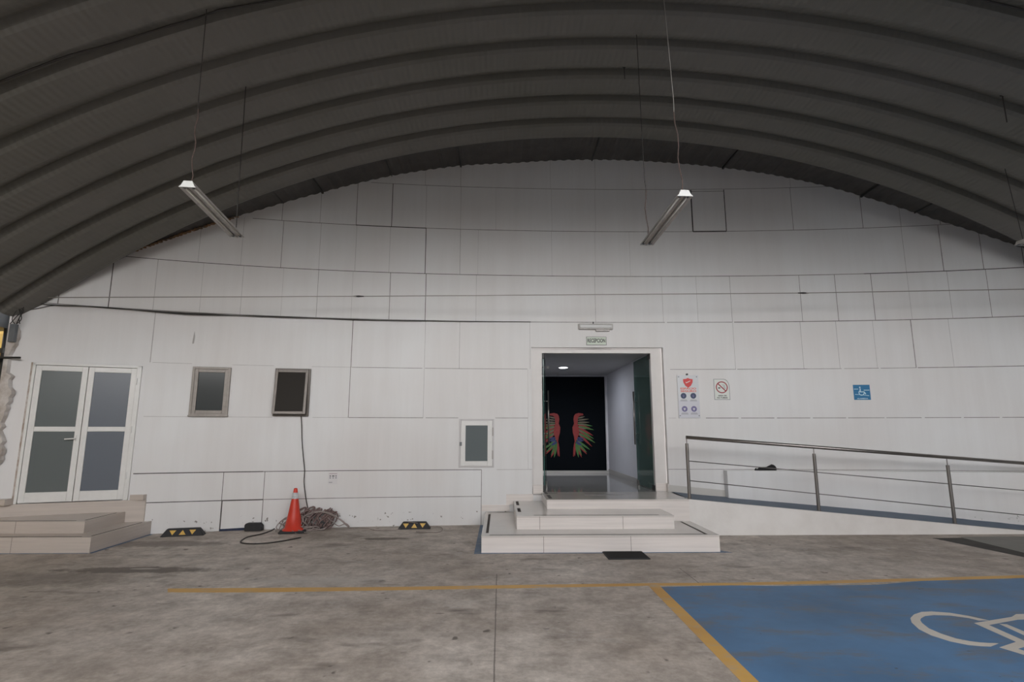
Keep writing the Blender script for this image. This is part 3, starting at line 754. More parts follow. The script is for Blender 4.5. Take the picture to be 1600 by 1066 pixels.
# ------------------------------------------------------------------ entrance steps
def Yf(px, py, z=0): return at_z(px, py, z).y
y1f = at_z(930, 863.5).y                                # front of the lowest step
x1a, x1b = at_z(752, 865).x, at_z(1122.5, 861).x
z1 = at_y(930, 837, y1f).z
y2f = at_z(930, 827, z1).y
z2 = at_y(930, 806, y2f).z
x2a, x2b = at_z(807.5, 828, z1).x, at_z(1053, 826, z1).x
y3f = at_z(930, 795.5, z2).y
x3a, x3b = at_z(855, 796, z2).x, at_y(1077, 790, y3f).x
ZPc = at_y(930, 781.5, y3f).z
import sys; sys.stderr.write(" ".join(str(round(v,3)) for v in (y1f, z1, y2f, z2, y3f, ZPc, x1a, x1b, x2a, x2b, x3a, x3b, dz0, dz1, dx0, dx1, ex0, ex1, ez1))+"\n")
st_ = empty('entrance_steps', (x1a, y1f, 0)); tag(st_, 'cream tiled entrance steps in three levels leading up to the glass doors', 'steps')
def loc(p): return (p[0] - x1a, p[1] - y1f, p[2])
def step(x0, x1, yf, yb_, z0, z1_, grips, joints, skew=0.0, side_tiles=True):
    X0, X1, Y0, Y1 = x0 - x1a, x1 - x1a, yf - y1f, yb_ - y1f
    g = MB()
    g.box(X0, X1, Y0, Y1, z0, z1_, 0)
    s = g.build('step', 'tile', st_)
    g = MB(); g.box(X0 - .004, X1 + .004, Y0 - .006, Y1, z1_, z1_ + .008); t = g.build('tread', 'tile_top', s)
    g = MB()
    for j in joints: g.box(j - x1a - .003, j - x1a + .003, Y0 - .0015, Y0, z0, z1_)
    g.box(X0, X1, Y0 - .0015, Y0, z1_ - .012, z1_ - .009)
    g.build('tile_joint', 'grout', s)
    for (a, b_, c, d) in grips:
        g = MB(); g.box(a - x1a, b_ - x1a, c - y1f, d - y1f, z1_ + .008, z1_ + .010); g.build('grip_strip', 'grip', s)
    return s
wl = lambda X: wy(X) - .0
yb1 = min(wy(x1a), wy(2)) - .005
T1 = z1 + .009
a = at_z(759, 803, z1); b_ = at_z(764, 833, z1)
step(x1a, x1b, y1f, y3f + .35, 0, z1 - .008, [(x1a + .05, x1a + .085, at_z(760, 833, z1).y, at_z(762, 804, z1).y), (x1a + .10, x1b - .13, y1f + .055, y1f + .075), (x1b - .16, x1b - .13, y1f + .055, at_z(1067, 815.5, z1).y)],
     [at_y(849.5, 850, y1f).x, at_y(986, 850, y1f).x])
step(x2a, x2b, y2f, y3f + .30, z1, z2 - .008, [(at_z(833, 803, z2).x, at_z(1026, 803, z2).x, y2f + .05, y2f + .065), (at_z(809, 799, z2).x, at_z(814, 799, z2).x, at_z(812, 800, z2).y, at_z(812, 794.5, z2).y), (at_z(806.5, 788, z2).x, at_z(811, 788, z2).x, at_z(808, 789.5, z2).y, at_z(808, 784, z2).y)],
     [at_y(843.5, 820, y2f).x, at_y(973.5, 820, y2f).x])
# pieces of steps 1 and 2 running back to the wall on the left
g = MB(); g.box(x1a - x1a, x3a - x1a, y3f + .35 - y1f, wy(x1a) - y1f - .002, 0, z1 - .008); s = g.build('step', 'tile', st_)
g = MB(); g.box(-.004, x3a - x1a, y3f + .35 - y1f, wy(x1a) - y1f - .002, z1 - .008, z1); g.build('tread', 'tile_top', s)
g = MB(); g.box(x2a - x1a, x3a - x1a, y3f + .30 - y1f, wy(x1a) - y1f - .03, z1, z2 - .008); s = g.build('step', 'tile', st_)
g = MB(); g.box(x2a - x1a - .004, x3a - x1a, y3f + .30 - y1f, wy(x1a) - y1f - .03, z2 - .008, z2); g.build('tread', 'tile_top', s)
step(x3a, x3b, y3f, wy(1.2) - .012, 0, ZP - .008, [(at_z(852, 772, ZP).x, at_z(856, 772, ZP).x, at_z(852, 772, ZP).y, at_z(852, 769, ZP).y), (at_z(857, 778, ZP).x, at_z(862, 778, ZP).x, at_z(858, 779, ZP).y, at_z(858, 774, ZP).y)], [])
g = MB(); g.box(0.02, x3b - x3a - .6, .012, .03, 0, .002)
# wall skirting tiles stepping up on the left of the stairs
g = MB(); yw = wy(-.2) - .016
for (px0, px1, py0, py1) in ((752.5, 796, 789, 799), (791, 833, 772.5, 789), (833, 848, 759, 772)):
    a = at_y(px0, py1, yw); b_ = at_y(px1, py0, yw); yy = wy(a.x) - .018
    g.box(a.x, b_.x, min(yy, wy(b_.x) - .018), wy(b_.x) - .001, a.z, b_.z)
o = g.build('baseboard_steps', 'tile'); tag(o, kind='structure')
# floor sticker at the entrance
p = at_z(914, 774, ZP); q = at_z(977, 772, ZP)
o = MB(); o.box(p.x, q.x, p.y - .03, p.y + .09, 0, .0015); s = o.build('floor_sticker', mat('translucent_sticker', (.46, .44, .41), .3, col2=(.2, .19, .18), scale=14), loc=(0, 0, ZP)); tag(s, 'worn pale sticker stuck on the platform tiles before the glass doors', 'sticker')

# ------------------------------------------------------------------ ramp
rp = empty('access_ramp', (x3b, y3f, 0)); tag(rp, 'long sloping access ramp with white side and blue painted surface right of the steps', 'ramp')
xe = 11.0
# top-edge slope from two photo points
pe = at_y(1489.5, 819, y3f); slope = (ZP - pe.z) / (pe.x - x3b)
yr = lambda X: y3f
Xc_ = (ZP - .045) / slope; Xe = 7.2; ze = .045
zfr = lambda X: max(.045, ZP - slope * X)
yext = wy(8.0)
g = MB(); wid = .15
pts = [(0, 0), (Xe, 0), (Xe, ze), (Xc_, ze), (0, ZP)]
g.prism(pts, 0, wid, 'y'); g.build('side_wall', 'render', rp)
g = MB(); ns = 14
vs2 = []; fs = []
for k in range(ns + 1):
    X = Xe * k / ns; z = zfr(X)
    zb_ = max(.047, min(ZP + .004, .505 - .0765 * (X + x3b - 2.85))); vs2 += [(X, wid * 0 + .002, z + .003), (X, wid, z + .003), (X, wy(X + x3b) - y3f - .002, zb_)]
    if k: fs += [(3 * k - 3, 3 * k, 3 * k + 1, 3 * k - 2), (3 * k - 2, 3 * k + 1, 3 * k + 2, 3 * k - 1)]
# corner by the door belongs to the tiled platform: start the blue at a slanted edge
vs2[2] = (at_z(1046, 767.5, ZP).x - x3b, wy(2.9) - y3f - .002, ZP + .004); vs2[0] = (0, .002, ZP + .003); vs2[1] = (0.02, wid, ZP + .003)
g.add(vs2, fs); g.build('ramp_surface', 'blue2', rp)
g = MB(); g.prism([(0.03, 0), (Xe, 0), (Xe, ze - .012), (Xc_, ze - .012), (0.03, ZP - .012)], wid, max(.5, wy(7) - y3f - .25), 'y'); g.build('ramp_core', 'render', rp)
# low panel projecting from the wall behind the ramp
lp = []
px0 = wx(1131, 745)
g = MB(); vs2 = []; fs = []; n = 26; T = .15
for k in range(n + 1):
    X = px0 + (W1 - px0) * k / n; Y = wy(X); zt = HZ['B'] - .012
    vs2 += [(X, Y - T, 0), (X, Y - T, zt), (X, Y, zt)]
    if k: o = 3 * k; fs += [(o - 3, o, o + 1, o - 2), (o - 2, o + 1, o + 2, o - 1)]
fs.append((0, 1, 2)); vs2.append((px0, wy(px0), 0)); fs.append((0, len(vs2) - 1, 2))
g.add(vs2, fs); tag(g.build('trim_8', 'wall'), kind='structure')
a = on_wall(1047, 765); xA = wx(1044, 760)
g = MB(); vs2 = []; fs = []
for k in range(5):
    X = xA + (px0 - xA) * k / 4; zb = ZP - slope * max(0, X - x3b); vs2 += [(X, wy(X) - .012, zb - .02), (X, wy(X) - .012, zb + .115)]
    if k: fs.append((2 * k - 2, 2 * k, 2 * k + 1, 2 * k - 1))
g.add(vs2, fs); tag(g.build('baseboard_right', mat('grey_white_skirting', (.52, .50, .47), .5)), kind='structure')

# ------------------------------------------------------------------ handrail
yrl = y3f + .06
def rt(px): return at_y(px, 700, yrl).x
posts = []
for pxb, pyb, pxt, pyt in ((1077.5, 779.5, 1079.5, 693), (1279.5, 797, 1278, 709), (1492, 818, 1488, 727)):
    b_ = at_y(pxb, pyb, yrl); t = at_y(pxt, pyt, yrl); posts.append((b_.x, ZP - slope * (b_.x - x3b), t.z))
hrl = empty('handrail', (posts[0][0], yrl, 0)); tag(hrl, 'stainless steel handrail with round posts along the open side of the ramp', 'handrail')
ox = posts[0][0]
def railz(pts, X):
    (xa, za), (xb, zb) = pts[0], pts[1]; return za + (zb - za) * (X - xa) / (xb - xa)
A_ = at_y(1072, 683.5, yrl); B_ = at_y(1600, 724, yrl); top = ((A_.x, A_.z), (B_.x, B_.z))
sp = (posts[2][0] - posts[0][0]) / 2
posts.append((posts[2][0] + sp, ZP - slope * (posts[2][0] + sp - x3b), posts[2][2] - (posts[1][2] - posts[2][2])))
for (X, zb, zt) in posts:
    g = MB(); g.tube([(X - ox, 0, zb - .01), (X - ox, 0, zt)], .024, 18); p_ = g.build('post', 'inox', hrl, smooth=False)
    g = MB(); g.tube([(X - ox, 0, zt), (X - ox, 0, railz(top, X) - .012)], .007, 10); g.build('rail_pin', 'inox', p_)
    g = MB(); g.tube([(X - ox, 0, zb), (X - ox, 0, zb + .012)], .032, 18); g.build('foot_ring', 'inox', p_)
xend = posts[3][0] + .1
g = MB(); g.tube([(A_.x - ox, 0, A_.z), (xend - ox, 0, railz(top, xend))], .0255, 20); g.build('top_rail', 'inox', hrl, smooth=True)
for (pa, pb_) in (((1081, 721), (1490, 757)), ((1080, 751.5), (1492, 794))):
    a = at_y(*pa, yrl); b_ = at_y(*pb_, yrl); pts = ((a.x, a.z), (b_.x, b_.z))
    g = MB(); g.tube([(posts[0][0] - ox, 0, railz(pts, posts[0][0])), (xend - ox, 0, railz(pts, xend))], .0065, 8); g.build('mid_rail', 'inox_dk', hrl, smooth=True)

# ------------------------------------------------------------------ left steps
la = at_z(139.5, 864.5); zA = at_y(142, 840, la.y).z
ls = empty('side_steps', (la.x, la.y, 0)); tag(ls, 'beige tiled corner steps below the white double door at left', 'steps')
xend_a = at_z(224, 838).x; ybk = wy(xend_a) - .01
xw = -7.64
def plan(px, py, z): q = at_z(px, py, z); return (q.x - la.x, q.y - la.y)
zB = at_y(130, 815, at_z(130.5, 833.5, zA).y).z
polA = [(xw - la.x, 0.0), (0, 0), (xend_a - la.x, wy(xend_a) - la.y - .005), (-.6, wy(la.x - .6) - la.y - .02), (-1.6, wy(la.x - 1.6) - la.y), (xw - la.x, .9)]
polA = [(xw - la.x, 0.0), (0, 0), (xend_a - la.x, wy(xend_a) - la.y - .005), (dx1 - la.x, wy(dx1) - la.y - .005), (dx0 - la.x, wy(dx0) - la.y - .005), (W0 - la.x, wy(W0) - la.y - .005), (xw - la.x, .3)]
q = plan(130.5, 833.5, zA); q2 = plan(187, 818, zA)
polB = [(xw - la.x, q[1]), q, (q2[0], wy(q2[0] + la.x) - la.y - .005), (dx0 - la.x, wy(dx0) - la.y - .005), (W0 - la.x, wy(W0) - la.y - .005), (xw - la.x, q[1] + .05)]
for pol, z0, z1_, nm in ((polA, 0, zA, 1), (polB, zA, zB, 2)):
    g = MB(); g.prism(pol, z0, z1_ - .008, 'z'); s = g.build('step', 'tile_l', ls)
    g = MB(); g.prism(pol, z1_ - .008, z1_, 'z'); g.build('tread', 'tile_l', s)
    g = MB(); f0, f1, f2 = Vector(pol[0]), Vector(pol[1]), Vector(pol[2])
    def strip(a, b_, o0, o1, wd=.018):
        d = (b_ - a); Ln = d.length; d.normalize(); nn = Vector((-d.y, d.x))
        p = a + d * o0 + nn * .05; r_ = a + d * (Ln - o1) + nn * .05
        g.prism([tuple(p), tuple(r_), tuple(r_ + nn * wd), tuple(p + nn * wd)], z1_, z1_ + .002, 'z')
    strip(f0, f1, .1, .16); g.build('grip_strip', 'grip', s)
    g = MB(); strip(f1, f2, .10, .14); g.build('grip_strip', 'grip', s)
    g = MB(); jx = at_y(17, 855, la.y).x - la.x if nm == 1 else -1.2
    g.box(jx - .003, jx + .003, pol[1][1] - .0015, pol[1][1], z0, z1_); g.build('tile_joint', 'grout', s)
# tiled riser on the wall under the door and its short skirting
g = MB(); vs2 = []; fs = []; X0 = W0; X1 = wx(227, 800)
for k in range(9):
    X = X0 + (X1 - X0) * k / 8; vs2 += [(X, wy(X) - .02, 0), (X, wy(X) - .02, dz0 - .004), (X, wy(X) + .06, dz0 - .004)]
    if k: o = 3 * k; fs += [(o - 3, o, o + 1, o - 2), (o - 2, o + 1, o + 2, o - 1)]
vs2 += [(X1, wy(X1), 0), (X1, wy(X1), dz0 - .004)]; fs.append((24, len(vs2) - 2, len(vs2) - 1, 25))
g.add(vs2, fs); tag(g.build('baseboard_left', 'tile_l'), kind='structure')
g = MB(); a, b_ = wx(204, 778), wx(229, 778); zz = on_wall(215, 773).z
g.box(a, b_, wy(b_) - .02 + (wy(a) - wy(b_)), wy(b_), dz0 - .004, zz); a2 = W0; g.box(W0, dx0 - .005, wy(W0) - .03, wy(dx0), dz0 - .004, dz0 + .08)
tag(g.build('baseboard_door', 'tile_l'), kind='structure')
# narrow painted band on the floor around both stairs
g = MB()
for (pts) in ([(x1a - .095, y1f - .045), (x1b + .13, y1f - .045), (x1b + .0, y1f + .12), (x1b, y1f), (x1a, y1f), (x1a, wy(x1a)), (x1a - .095, wy(x1a))],):
    pass
g.box(x1a - .09, x1a, y1f - .05, wy(x1a) - .01, -.001, .0005); g.box(x1a, x1b, y1f - .05, y1f, -.001, .0005)
g.add([(x1b, y1f - .05, .0005), (x1b + .14, y1f - .05, .0005), (x1b, y1f + .14, .0005)], [(0, 1, 2)])
tag(g.build('trim_9', 'blue3'), kind='structure')
g = MB(); g.box(xw, la.x, la.y - .035, la.y, -.001, .0005)
d = Vector((xend_a - la.x, wy(xend_a) - la.y)); nn = Vector((d.y, -d.x)).normalized() * .05
g.add([(la.x, la.y, .0005), (la.x + nn.x, la.y - .035, .0005), (xend_a + nn.x, wy(xend_a), .0005), (xend_a, wy(xend_a), .0005)], [(0, 1, 2, 3)])
tag(g.build('trim_10', 'blue3'), kind='structure')

# ------------------------------------------------------------------ floor paint
def flat(name, polys, m, z, label=None, cat=None, parent=None, th=.0):
    g = MB()
    for pl in polys: g.prism([(p[0], p[1]) for p in pl], z - .0015, z, 'z')
    o = g.build(name, m, parent)
    if label: tag(o, label, cat)
    return o
def fp(pts): return [tuple(at_z(x, y)[:2]) for x, y in pts]
bay = fp([(1030, 917.5), (1140, 915), (1215, 916), (1370, 914), (1440, 908)])
r0 = at_z(1600, 904); sl = (r0.y - at_z(1440, 908).y) / (r0.x - at_z(1440, 908).x)
le = fp([(1030, 917.5), (1184, 1066)])
k_ = (le[1][0] - le[0][0]) / (le[1][1] - le[0][1])
bay_poly = [(le[0][0] + k_ * (.4 - le[0][1]), .4), (8.5, .4), (8.5, r0.y + sl * (8.5 - r0.x))] + [tuple(at_z(1600, 904)[:2])] + bay[::-1]
flat('parking_bay', [bay_poly], 'blue', .0005, 'worn blue painted parking bay with wheelchair symbol on the floor at right', 'parking bay')
# the cross line, drawn over the concrete
up = fp([(262, 920), (400, 919), (620, 917.5), (800, 914.5), (1020, 911.5), (1140, 911), (1300, 907.5), (1600, 899)])
lo_ = fp([(262, 926), (400, 926), (620, 922.5), (800, 919.5), (1020, 915.5), (1140, 915), (1300, 912), (1600, 903)])
tq = Vector(up[-1]) - Vector(up[-2]); ex_ = (8.5 - up[-1][0]) / tq.x
line = [up[0]] + up[1:] + [(8.5, up[-1][1] + tq.y * ex_), (8.5, lo_[-1][1] + tq.y * ex_)] + lo_[::-1]
g = MB(); n = len(up)
for k in range(n - 1): g.prism([lo_[k], lo_[k + 1], up[k + 1], up[k]], -.001, .0008, 'z')
g.prism([lo_[-1], (8.5, lo_[-1][1] + tq.y * ex_), (8.5, up[-1][1] + tq.y * ex_), up[-1]], -.001, .0008, 'z')
tag(g.build('parking_line', 'yellow'), 'faded yellow line across the floor parallel to the white wall', 'line')
a, b_ = fp([(1011.5, 914), (1029, 914)]); c2, d2 = fp([(1158.5, 1066), (1186, 1066)])
def ext(p, q, Y): t = (Y - p[1]) / (q[1] - p[1]); return (p[0] + (q[0] - p[0]) * t, Y)
g = MB(); g.prism([ext(a, c2, .4), ext(b_, d2, .4), b_, a], -.001, .0009, 'z')
tag(g.build('parking_line', 'yellow'), 'yellow line running toward the camera along the left edge of the blue bay', 'line')
# wheelchair symbol painted on the bay
def zp(pts): return [(1320 + x / 5.175, 860 + y / 5.175) for x, y in pts]
outer = zp([(1165, 568), (1080, 550), (1000, 532), (850, 507), (700, 496), (620, 500), (560, 520), (530, 550), (540, 585), (600, 640), (700, 690), (850, 738), (1000, 768), (1100, 777), (1180, 780), (1245, 755)])
inner = zp([(1085, 570), (1040, 558), (1000, 549), (850, 529), (720, 525), (650, 533), (618, 550), (610, 565), (625, 590), (680, 633), (780, 676), (900, 715), (1020, 738), (1100, 747), (1160, 751), (1215, 752)])
g = MB()
fo, fi = fp(outer), fp(inner)
for k in range(len(fo) - 1): g.prism([fo[k], fo[k + 1], fi[k + 1], fi[k]], -.001, .0011, 'z')
segs = [[(1045, 590), (1350, 540), (1400, 562), (1165, 606)], [(1045, 590), (1165, 606), (1440, 728), (1385, 742)],
        [(1350, 540), (1385, 518), (1640, 512), (1640, 600), (1500, 560), (1400, 562)],
        [(1250, 597), (1310, 600), (1640, 735), (1640, 790), (1500, 712)],
        [(1250, 787), (1385, 742), (1440, 728), (1520, 765), (1400, 798)], [(1250, 787), (1400, 798), (1640, 875), (1640, 905)]]
for s_ in segs:
    q = fp(zp(s_)); g.prism(q, -.001, .0011, 'z')
o = g.build('wheelchair_symbol', 'cream'); tag(o, 'large cream wheelchair symbol painted on the blue bay', 'symbol')
# pale slab and drain at right
g_a, g_b = at_z(1478, 841), at_z(1600, 868)
dv = (g_b - g_a); e = 2.2
g = MB(); A1 = g_a; A2 = g_a + dv * e; w_ = .22
g.prism([(A1.x - .2, A1.y), (A2.x, A2.y), (A2.x, A2.y + w_), (A1.x + .25, A1.y + .02)], -.001, .0006, 'z')
tag(g.build('trim_11', 'gutter'), kind='structure')
g = MB(); g.prism([(A1.x + .25, A1.y + .02), (A2.x, A2.y + w_), (A2.x + 2, A1.y + .1), (A1.x + .3, A1.y + .1)], -.001, .0006, 'z')
tag(g.build('trim_12', 'slab'), kind='structure')

# ------------------------------------------------------------------ things on the floor
def wheel_stop(px0, px1, pyb, label):
    a = at_z(px0, pyb); b_ = at_z(px1, pyb); w = (b_ - a).length; m_ = (a + b_) / 2
    r = empty('wheel_stop', (m_.x, m_.y, 0), wyaw(m_.x)); tag(r, label, 'wheel stop', 'rubber wheel stops at the foot of the white wall')
    hw = w / 2; h = .105; D = .15
    g = MB()
    bot = [(-hw, 0), (hw, 0), (hw, D), (-hw, D)]; topp = [(-hw + .075, .035), (hw - .075, .035), (hw - .075, D - .035), (-hw + .075, D - .035)]
    g.add([(x, y, 0) for x, y in bot] + [(x, y, h) for x, y in topp], [(3, 2, 1, 0), (4, 5, 6, 7), (0, 1, 5, 4), (1, 2, 6, 5), (2, 3, 7, 6), (3, 0, 4, 7)])
    g.build('body', 'rubber', r, bevel=.008)
    def F_(x, z, o=.0025): return (x, .035 * z / h - o, z)
    for k, cx in enumerate((-.13, 0, .13)):
        up_ = k == 1; s = .045
        pts = [(cx - s, .022), (cx + s, .022), (cx, .085)] if up_ else [(cx - s, .085), (cx, .022), (cx + s, .085)]
        g = MB(); g.add([F_(x, z) for x, z in pts] + [F_(x, z, -.001) for x, z in pts], [(0, 1, 2), (5, 4, 3), (0, 3, 4, 1), (1, 4, 5, 2), (2, 5, 3, 0)]); g.build('reflector', 'hazard', r)
    return r
wheel_stop(253, 315, 838.5, 'black and yellow rubber wheel stop against the wall next to the left side steps')
wheel_stop(621.5, 672.5, 827.5, 'black and yellow rubber wheel stop between the cable heap and the entrance steps')
# black rubber block
a, b_ = at_z(380, 832), at_z(408, 829)
r = empty('rubber_block', ((a.x + b_.x) / 2, (a.y + b_.y) / 2, 0), .02); tag(r, 'black ribbed rubber block on the floor left of the orange cone', 'block')
hw = (b_ - a).length / 2
g = MB(); g.prism([(-hw, 0), (hw, 0), (hw, .07), (hw - .04, .115), (-hw + .02, .115), (-hw, .09)], 0, .12, 'y'); g.build('body', 'rubber', r, bevel=.012)
# traffic cone
cp = at_z(454, 833); r = empty('traffic_cone', (cp.x, cp.y + .10, 0), .25); tag(r, 'orange traffic cone with silver band standing beside the tangled hose heap', 'cone')
ch = at_y(455.5, 763, cp.y + .10).z
g = MB(); b2 = .19; g.box(-b2, b2, -b2, b2, 0, .03); g.build('base', 'rubber', r, bevel=.012)
def cone_r(z): return .128 - (.128 - .026) * (z / ch)
zb0, zb1 = ch * .76, ch * .90
zs = [.03, .06, .08, zb0, zb0, zb1, zb1, ch - .01, ch]
def lathe(name, m, prof_, par):
    g = MB(); n = 32; vs2 = []; fs = []
    for z, rr in prof_:
        for k in range(n): vs2.append((rr * math.cos(2 * PI * k / n), rr * math.sin(2 * PI * k / n), z))
    for i in range(len(prof_) - 1):
        for k in range(n): fs.append((i * n + k, i * n + (k + 1) % n, (i + 1) * n + (k + 1) % n, (i + 1) * n + k))
    fs.append(tuple(range((len(prof_) - 1) * n, len(prof_) * n)))
    g.add(vs2, fs); return g.build(name, m, par, smooth=True)
lathe('cone_body', 'cone', [(.03, .16), (.045, .15), (.06, .125), (.3, cone_r(.3)), (.5, cone_r(.5)), (ch - .012, cone_r(ch)), (ch, cone_r(ch) - .006)], r)
lathe('reflective_band', 'cone_w', [(zb0, cone_r(zb0) + .003), (zb1, cone_r(zb1) + .003)], r)
# hose heap
hp = at_z(486, 829); random.seed(11)
r = empty('hose_heap', (hp.x, hp.y + .05, 0)); tag(r, 'tangled heap of dusty grey and brown hose leaning on the white wall beside the cone', 'hose')
def loop(mb, cx, cy, cz, rx, rz, tilt, yaw, rad, n=26, wob=.03, zmin=.012):
    pts = []; ph = random.uniform(0, 6)
    for k in range(n):
        a = 2 * PI * k / n; X = rx * math.cos(a); Z = rz * math.sin(a)
        X, Z = X * math.cos(tilt) - Z * math.sin(tilt), X * math.sin(tilt) + Z * math.cos(tilt)
        w_ = wob * math.sin(3 * a + ph)
        pts.append((cx + X * math.cos(yaw) + w_, cy + X * math.sin(yaw) + w_ + abs(Z) * .1, max(zmin, cz + Z + w_ * .6)))
    mb.tube(pts, rad, 7, closed=True)
g = MB()
for k in range(15): loop(g, -.22 + k * .032 + random.uniform(-.02, .02), random.uniform(-.03, .06), .14 + random.uniform(-.02, .02), .065 + random.uniform(0, .02), .15 + random.uniform(-.02, .04), -.35 + random.uniform(-.15, .15), .5 + random.uniform(-.3, .3), .011)
for k in range(5): loop(g, .18 + k * .02, .03, .15, .04, .11, -.4 + random.uniform(-.1, .1), .6, .011)
g.build('wound_hose', 'cable_br', r, smooth=True)
g = MB()
for k in range(6): loop(g, -.25 + random.uniform(-.05, .1), -.1 + random.uniform(-.05, .05), .09, .15 + random.uniform(0, .06), .09 + random.uniform(0, .03), random.uniform(-.3, .3), random.uniform(-.3, .3), .008)
for k in range(5): loop(g, -.12 + random.uniform(-.2, .2), -.16 + random.uniform(-.06, .06), .03, .2 + random.uniform(-.08, .1), .02, 0, random.uniform(-.2, .2), .008)
g.build('loose_hose', 'cable_g', r, smooth=True)
def rel(px, py, dy=0.0):
    q = at_y(px, py, hp.y + .05 + dy); return (q.x - r.location.x, dy, q.z)
g = MB()
g.tube(smooth_path([rel(465, 818, -.1), rel(476, 807, -.05), rel(495, 799.5, 0), rel(515, 802), rel(531, 812), rel(543, 822.5, -.03), rel(547, 825, -.06)], 6), .009, 7)
g.tube(smooth_path([rel(480, 806), rel(500, 800), rel(520, 806), rel(535, 814), rel(545, 824, -.05)], 6), .009, 7)
g.tube(smooth_path([rel(512, 809), rel(520, 816), rel(529, 822, -.04), rel(540, 818.5, -.03), rel(546, 823, -.05)], 6), .007, 7)
g.tube(smooth_path([rel(456, 829, -.3), rel(466, 836, -.35), rel(480, 840, -.35), rel(476, 832, -.3), rel(462, 828, -.25)], 6), .007, 7)
for v_i, v in enumerate(g.v): g.v[v_i] = (v[0], v[1], max(v[2], .006))
g.build('arching_hose', 'cable_g', r, smooth=True)
g = MB(); g.box(.10, .20, -.02, .05, .01, .14); g.build('dark_fitting', 'black_p', r, bevel=.02)
# black cord from window and on the floor
def wallpath(pts, off=.02): return [on_wall(x, y, off) for x, y in pts]
p = wallpath([(470.5, 650), (471.5, 668), (472, 690), (474, 715), (476, 735), (475, 752), (476.5, 768), (479, 785), (482, 799)], .03)
o = p[0].copy(); g = MB(); g.tube(smooth_path([q - o for q in p], 4), .007, 7)
tag(g.build('power_cord', 'cable_b', loc=tuple(o), smooth=True), 'thin black cord dropping down the wall from the tilted open window', 'cord')
p = [at_z(x, y, .01) for x, y in [(452, 817), (436, 822), (424, 829), (407, 835), (388, 839), (377, 845), (378, 848.5), (395, 850), (420, 848.5), (445, 845), (470, 840)]]
p[0] = at_y(452, 817, p[1].y + .1)
o = p[5].copy(); g = MB(); g.tube(smooth_path([q - o for q in p], 6), .009, 7)
tag(g.build('cable_loop', 'cable_b', loc=tuple(o), smooth=True), 'black cable lying in a long loop on the floor before the cone', 'cable')
p = [at_z(x, y, .008) for x, y in [(545, 826), (570, 825.5), (590, 829), (622, 827.5), (635, 823.5)]] + [at_z(642, 816, .115)] + [at_z(672, 822, .02)] + [at_z(x, y, .008) for x, y in [(688, 824), (691, 828), (683, 832), (650, 831)]]
p[4].z = .05
o = p[0].copy(); g = MB(); g.tube(smooth_path([q - o for q in p], 6), .005, 6)
tag(g.build('thin_hose', 'cable_g', loc=tuple(o), smooth=True), 'thin grey hose trailing over the wheel stop nearest the entrance steps', 'hose')
# doormat
q = [at_z(x, y) for x, y in ((949, 875), (1016, 874), (1004, 862.5), (941, 863))]
c_ = sum(q, Vector()) / 4; c_.y -= .012; r = empty('doormat', c_); tag(r, 'black ribbed rubber doormat on the concrete in front of the entrance steps', 'mat')
W_ = (q[1] - q[0]).length * .97; D_ = (q[2].y - q[1].y)
g = MB(); g.box(-W_ / 2, W_ / 2, -D_ / 2, D_ / 2, 0.0, .012); g.build('base', 'rubber', r, bevel=.004)
g = MB()
for k in range(26):
    X = -W_ / 2 + .02 + (W_ - .04) * k / 25; g.box(X - .005, X + .005, -D_ / 2 + .02, D_ / 2 - .02, .012, .018)
g.build('ribs', 'mat', r)
# black bundle on the ledge
a = on_wall(1193, 728, .03); r = empty('cloth_bundle', (a.x, wy(a.x) - .085, HZ['B'] - .012), wyaw(a.x)); 
tag(r, 'crumpled black cloth bundle lying on the wall ledge behind the handrail', 'bundle')
hw = .175
g = MB(); n = 12; vs2 = []; fs = []; prof_ = [(-1, .012), (-.93, .022), (-.85, .024), (-.78, .012), (-.7, .02), (-.5, .03), (-.2, .034), (.1, .038), (.35, .048), (.6, .055), (.8, .052), (.95, .045), (1, .03)]
for t, rr in prof_:
    for k in range(n):
        a_ = 2 * PI * k / n; q = 1 + .12 * math.sin(a_ * 3 + t * 5)
        vs2.append((t * hw, rr * .75 * math.cos(a_) * q, rr * (1 + math.sin(a_)) * q * .82))
for i in range(len(prof_) - 1):
    for k in range(n): fs.append((i * n + k, i * n + (k + 1) % n, (i + 1) * n + (k + 1) % n, (i + 1) * n + k))
fs += [tuple(range(n)), tuple(range((len(prof_) - 1) * n, len(prof_) * n))]
g.add(vs2, fs); g.build('cloth', 'cloth', r, smooth=True)

# ------------------------------------------------------------------ things on the wall
def sign_root(name, pxa, pxb, pya, pyb, label, cat, off=.0):
    """centre, size from photo extents on the wall"""
    ym = (pya + pyb) / 2; xm = (pxa + pxb) / 2
    a = on_wall(pxa, ym); b_ = on_wall(pxb, ym); t = on_wall(xm, pya); d = on_wall(xm, pyb)
    c = on_wall(xm, ym)
    r = empty(name, (c.x, c.y - off, d.z), wyaw(c.x)); tag(r, label, cat)
    return r, (b_ - a).length, t.z - d.z
# emergency lamp
r, w, h = sign_root('emergency_light', 903.5, 957, 506.5, 515.5, 'slim grey emergency light fitting on the wall above the reception sign', 'light fixture', .0)
g = MB(); g.box(-w / 2, w / 2, -.05, 0, 0, h); g.build('housing', 'lamp_grey', r, bevel=.012)
g = MB(); g.box(-w / 2 + .02, w / 2 - .02, -.062, -.048, .02, h - .02); g.build('diffuser', mat('ribbed_grey_diffuser', (.42, .42, .41), .3), r, bevel=.01)
g = MB(); g.box(.0, w / 2 - .06, -.045, 0, -.03, .0); g.build('battery_box', 'lamp_grey', r, bevel=.006)
g = MB(); g.cyl((-.04, -.02, h), (-.04, -.02, h + .035), .008, 8); g.build('cable_gland', 'black_p', r)
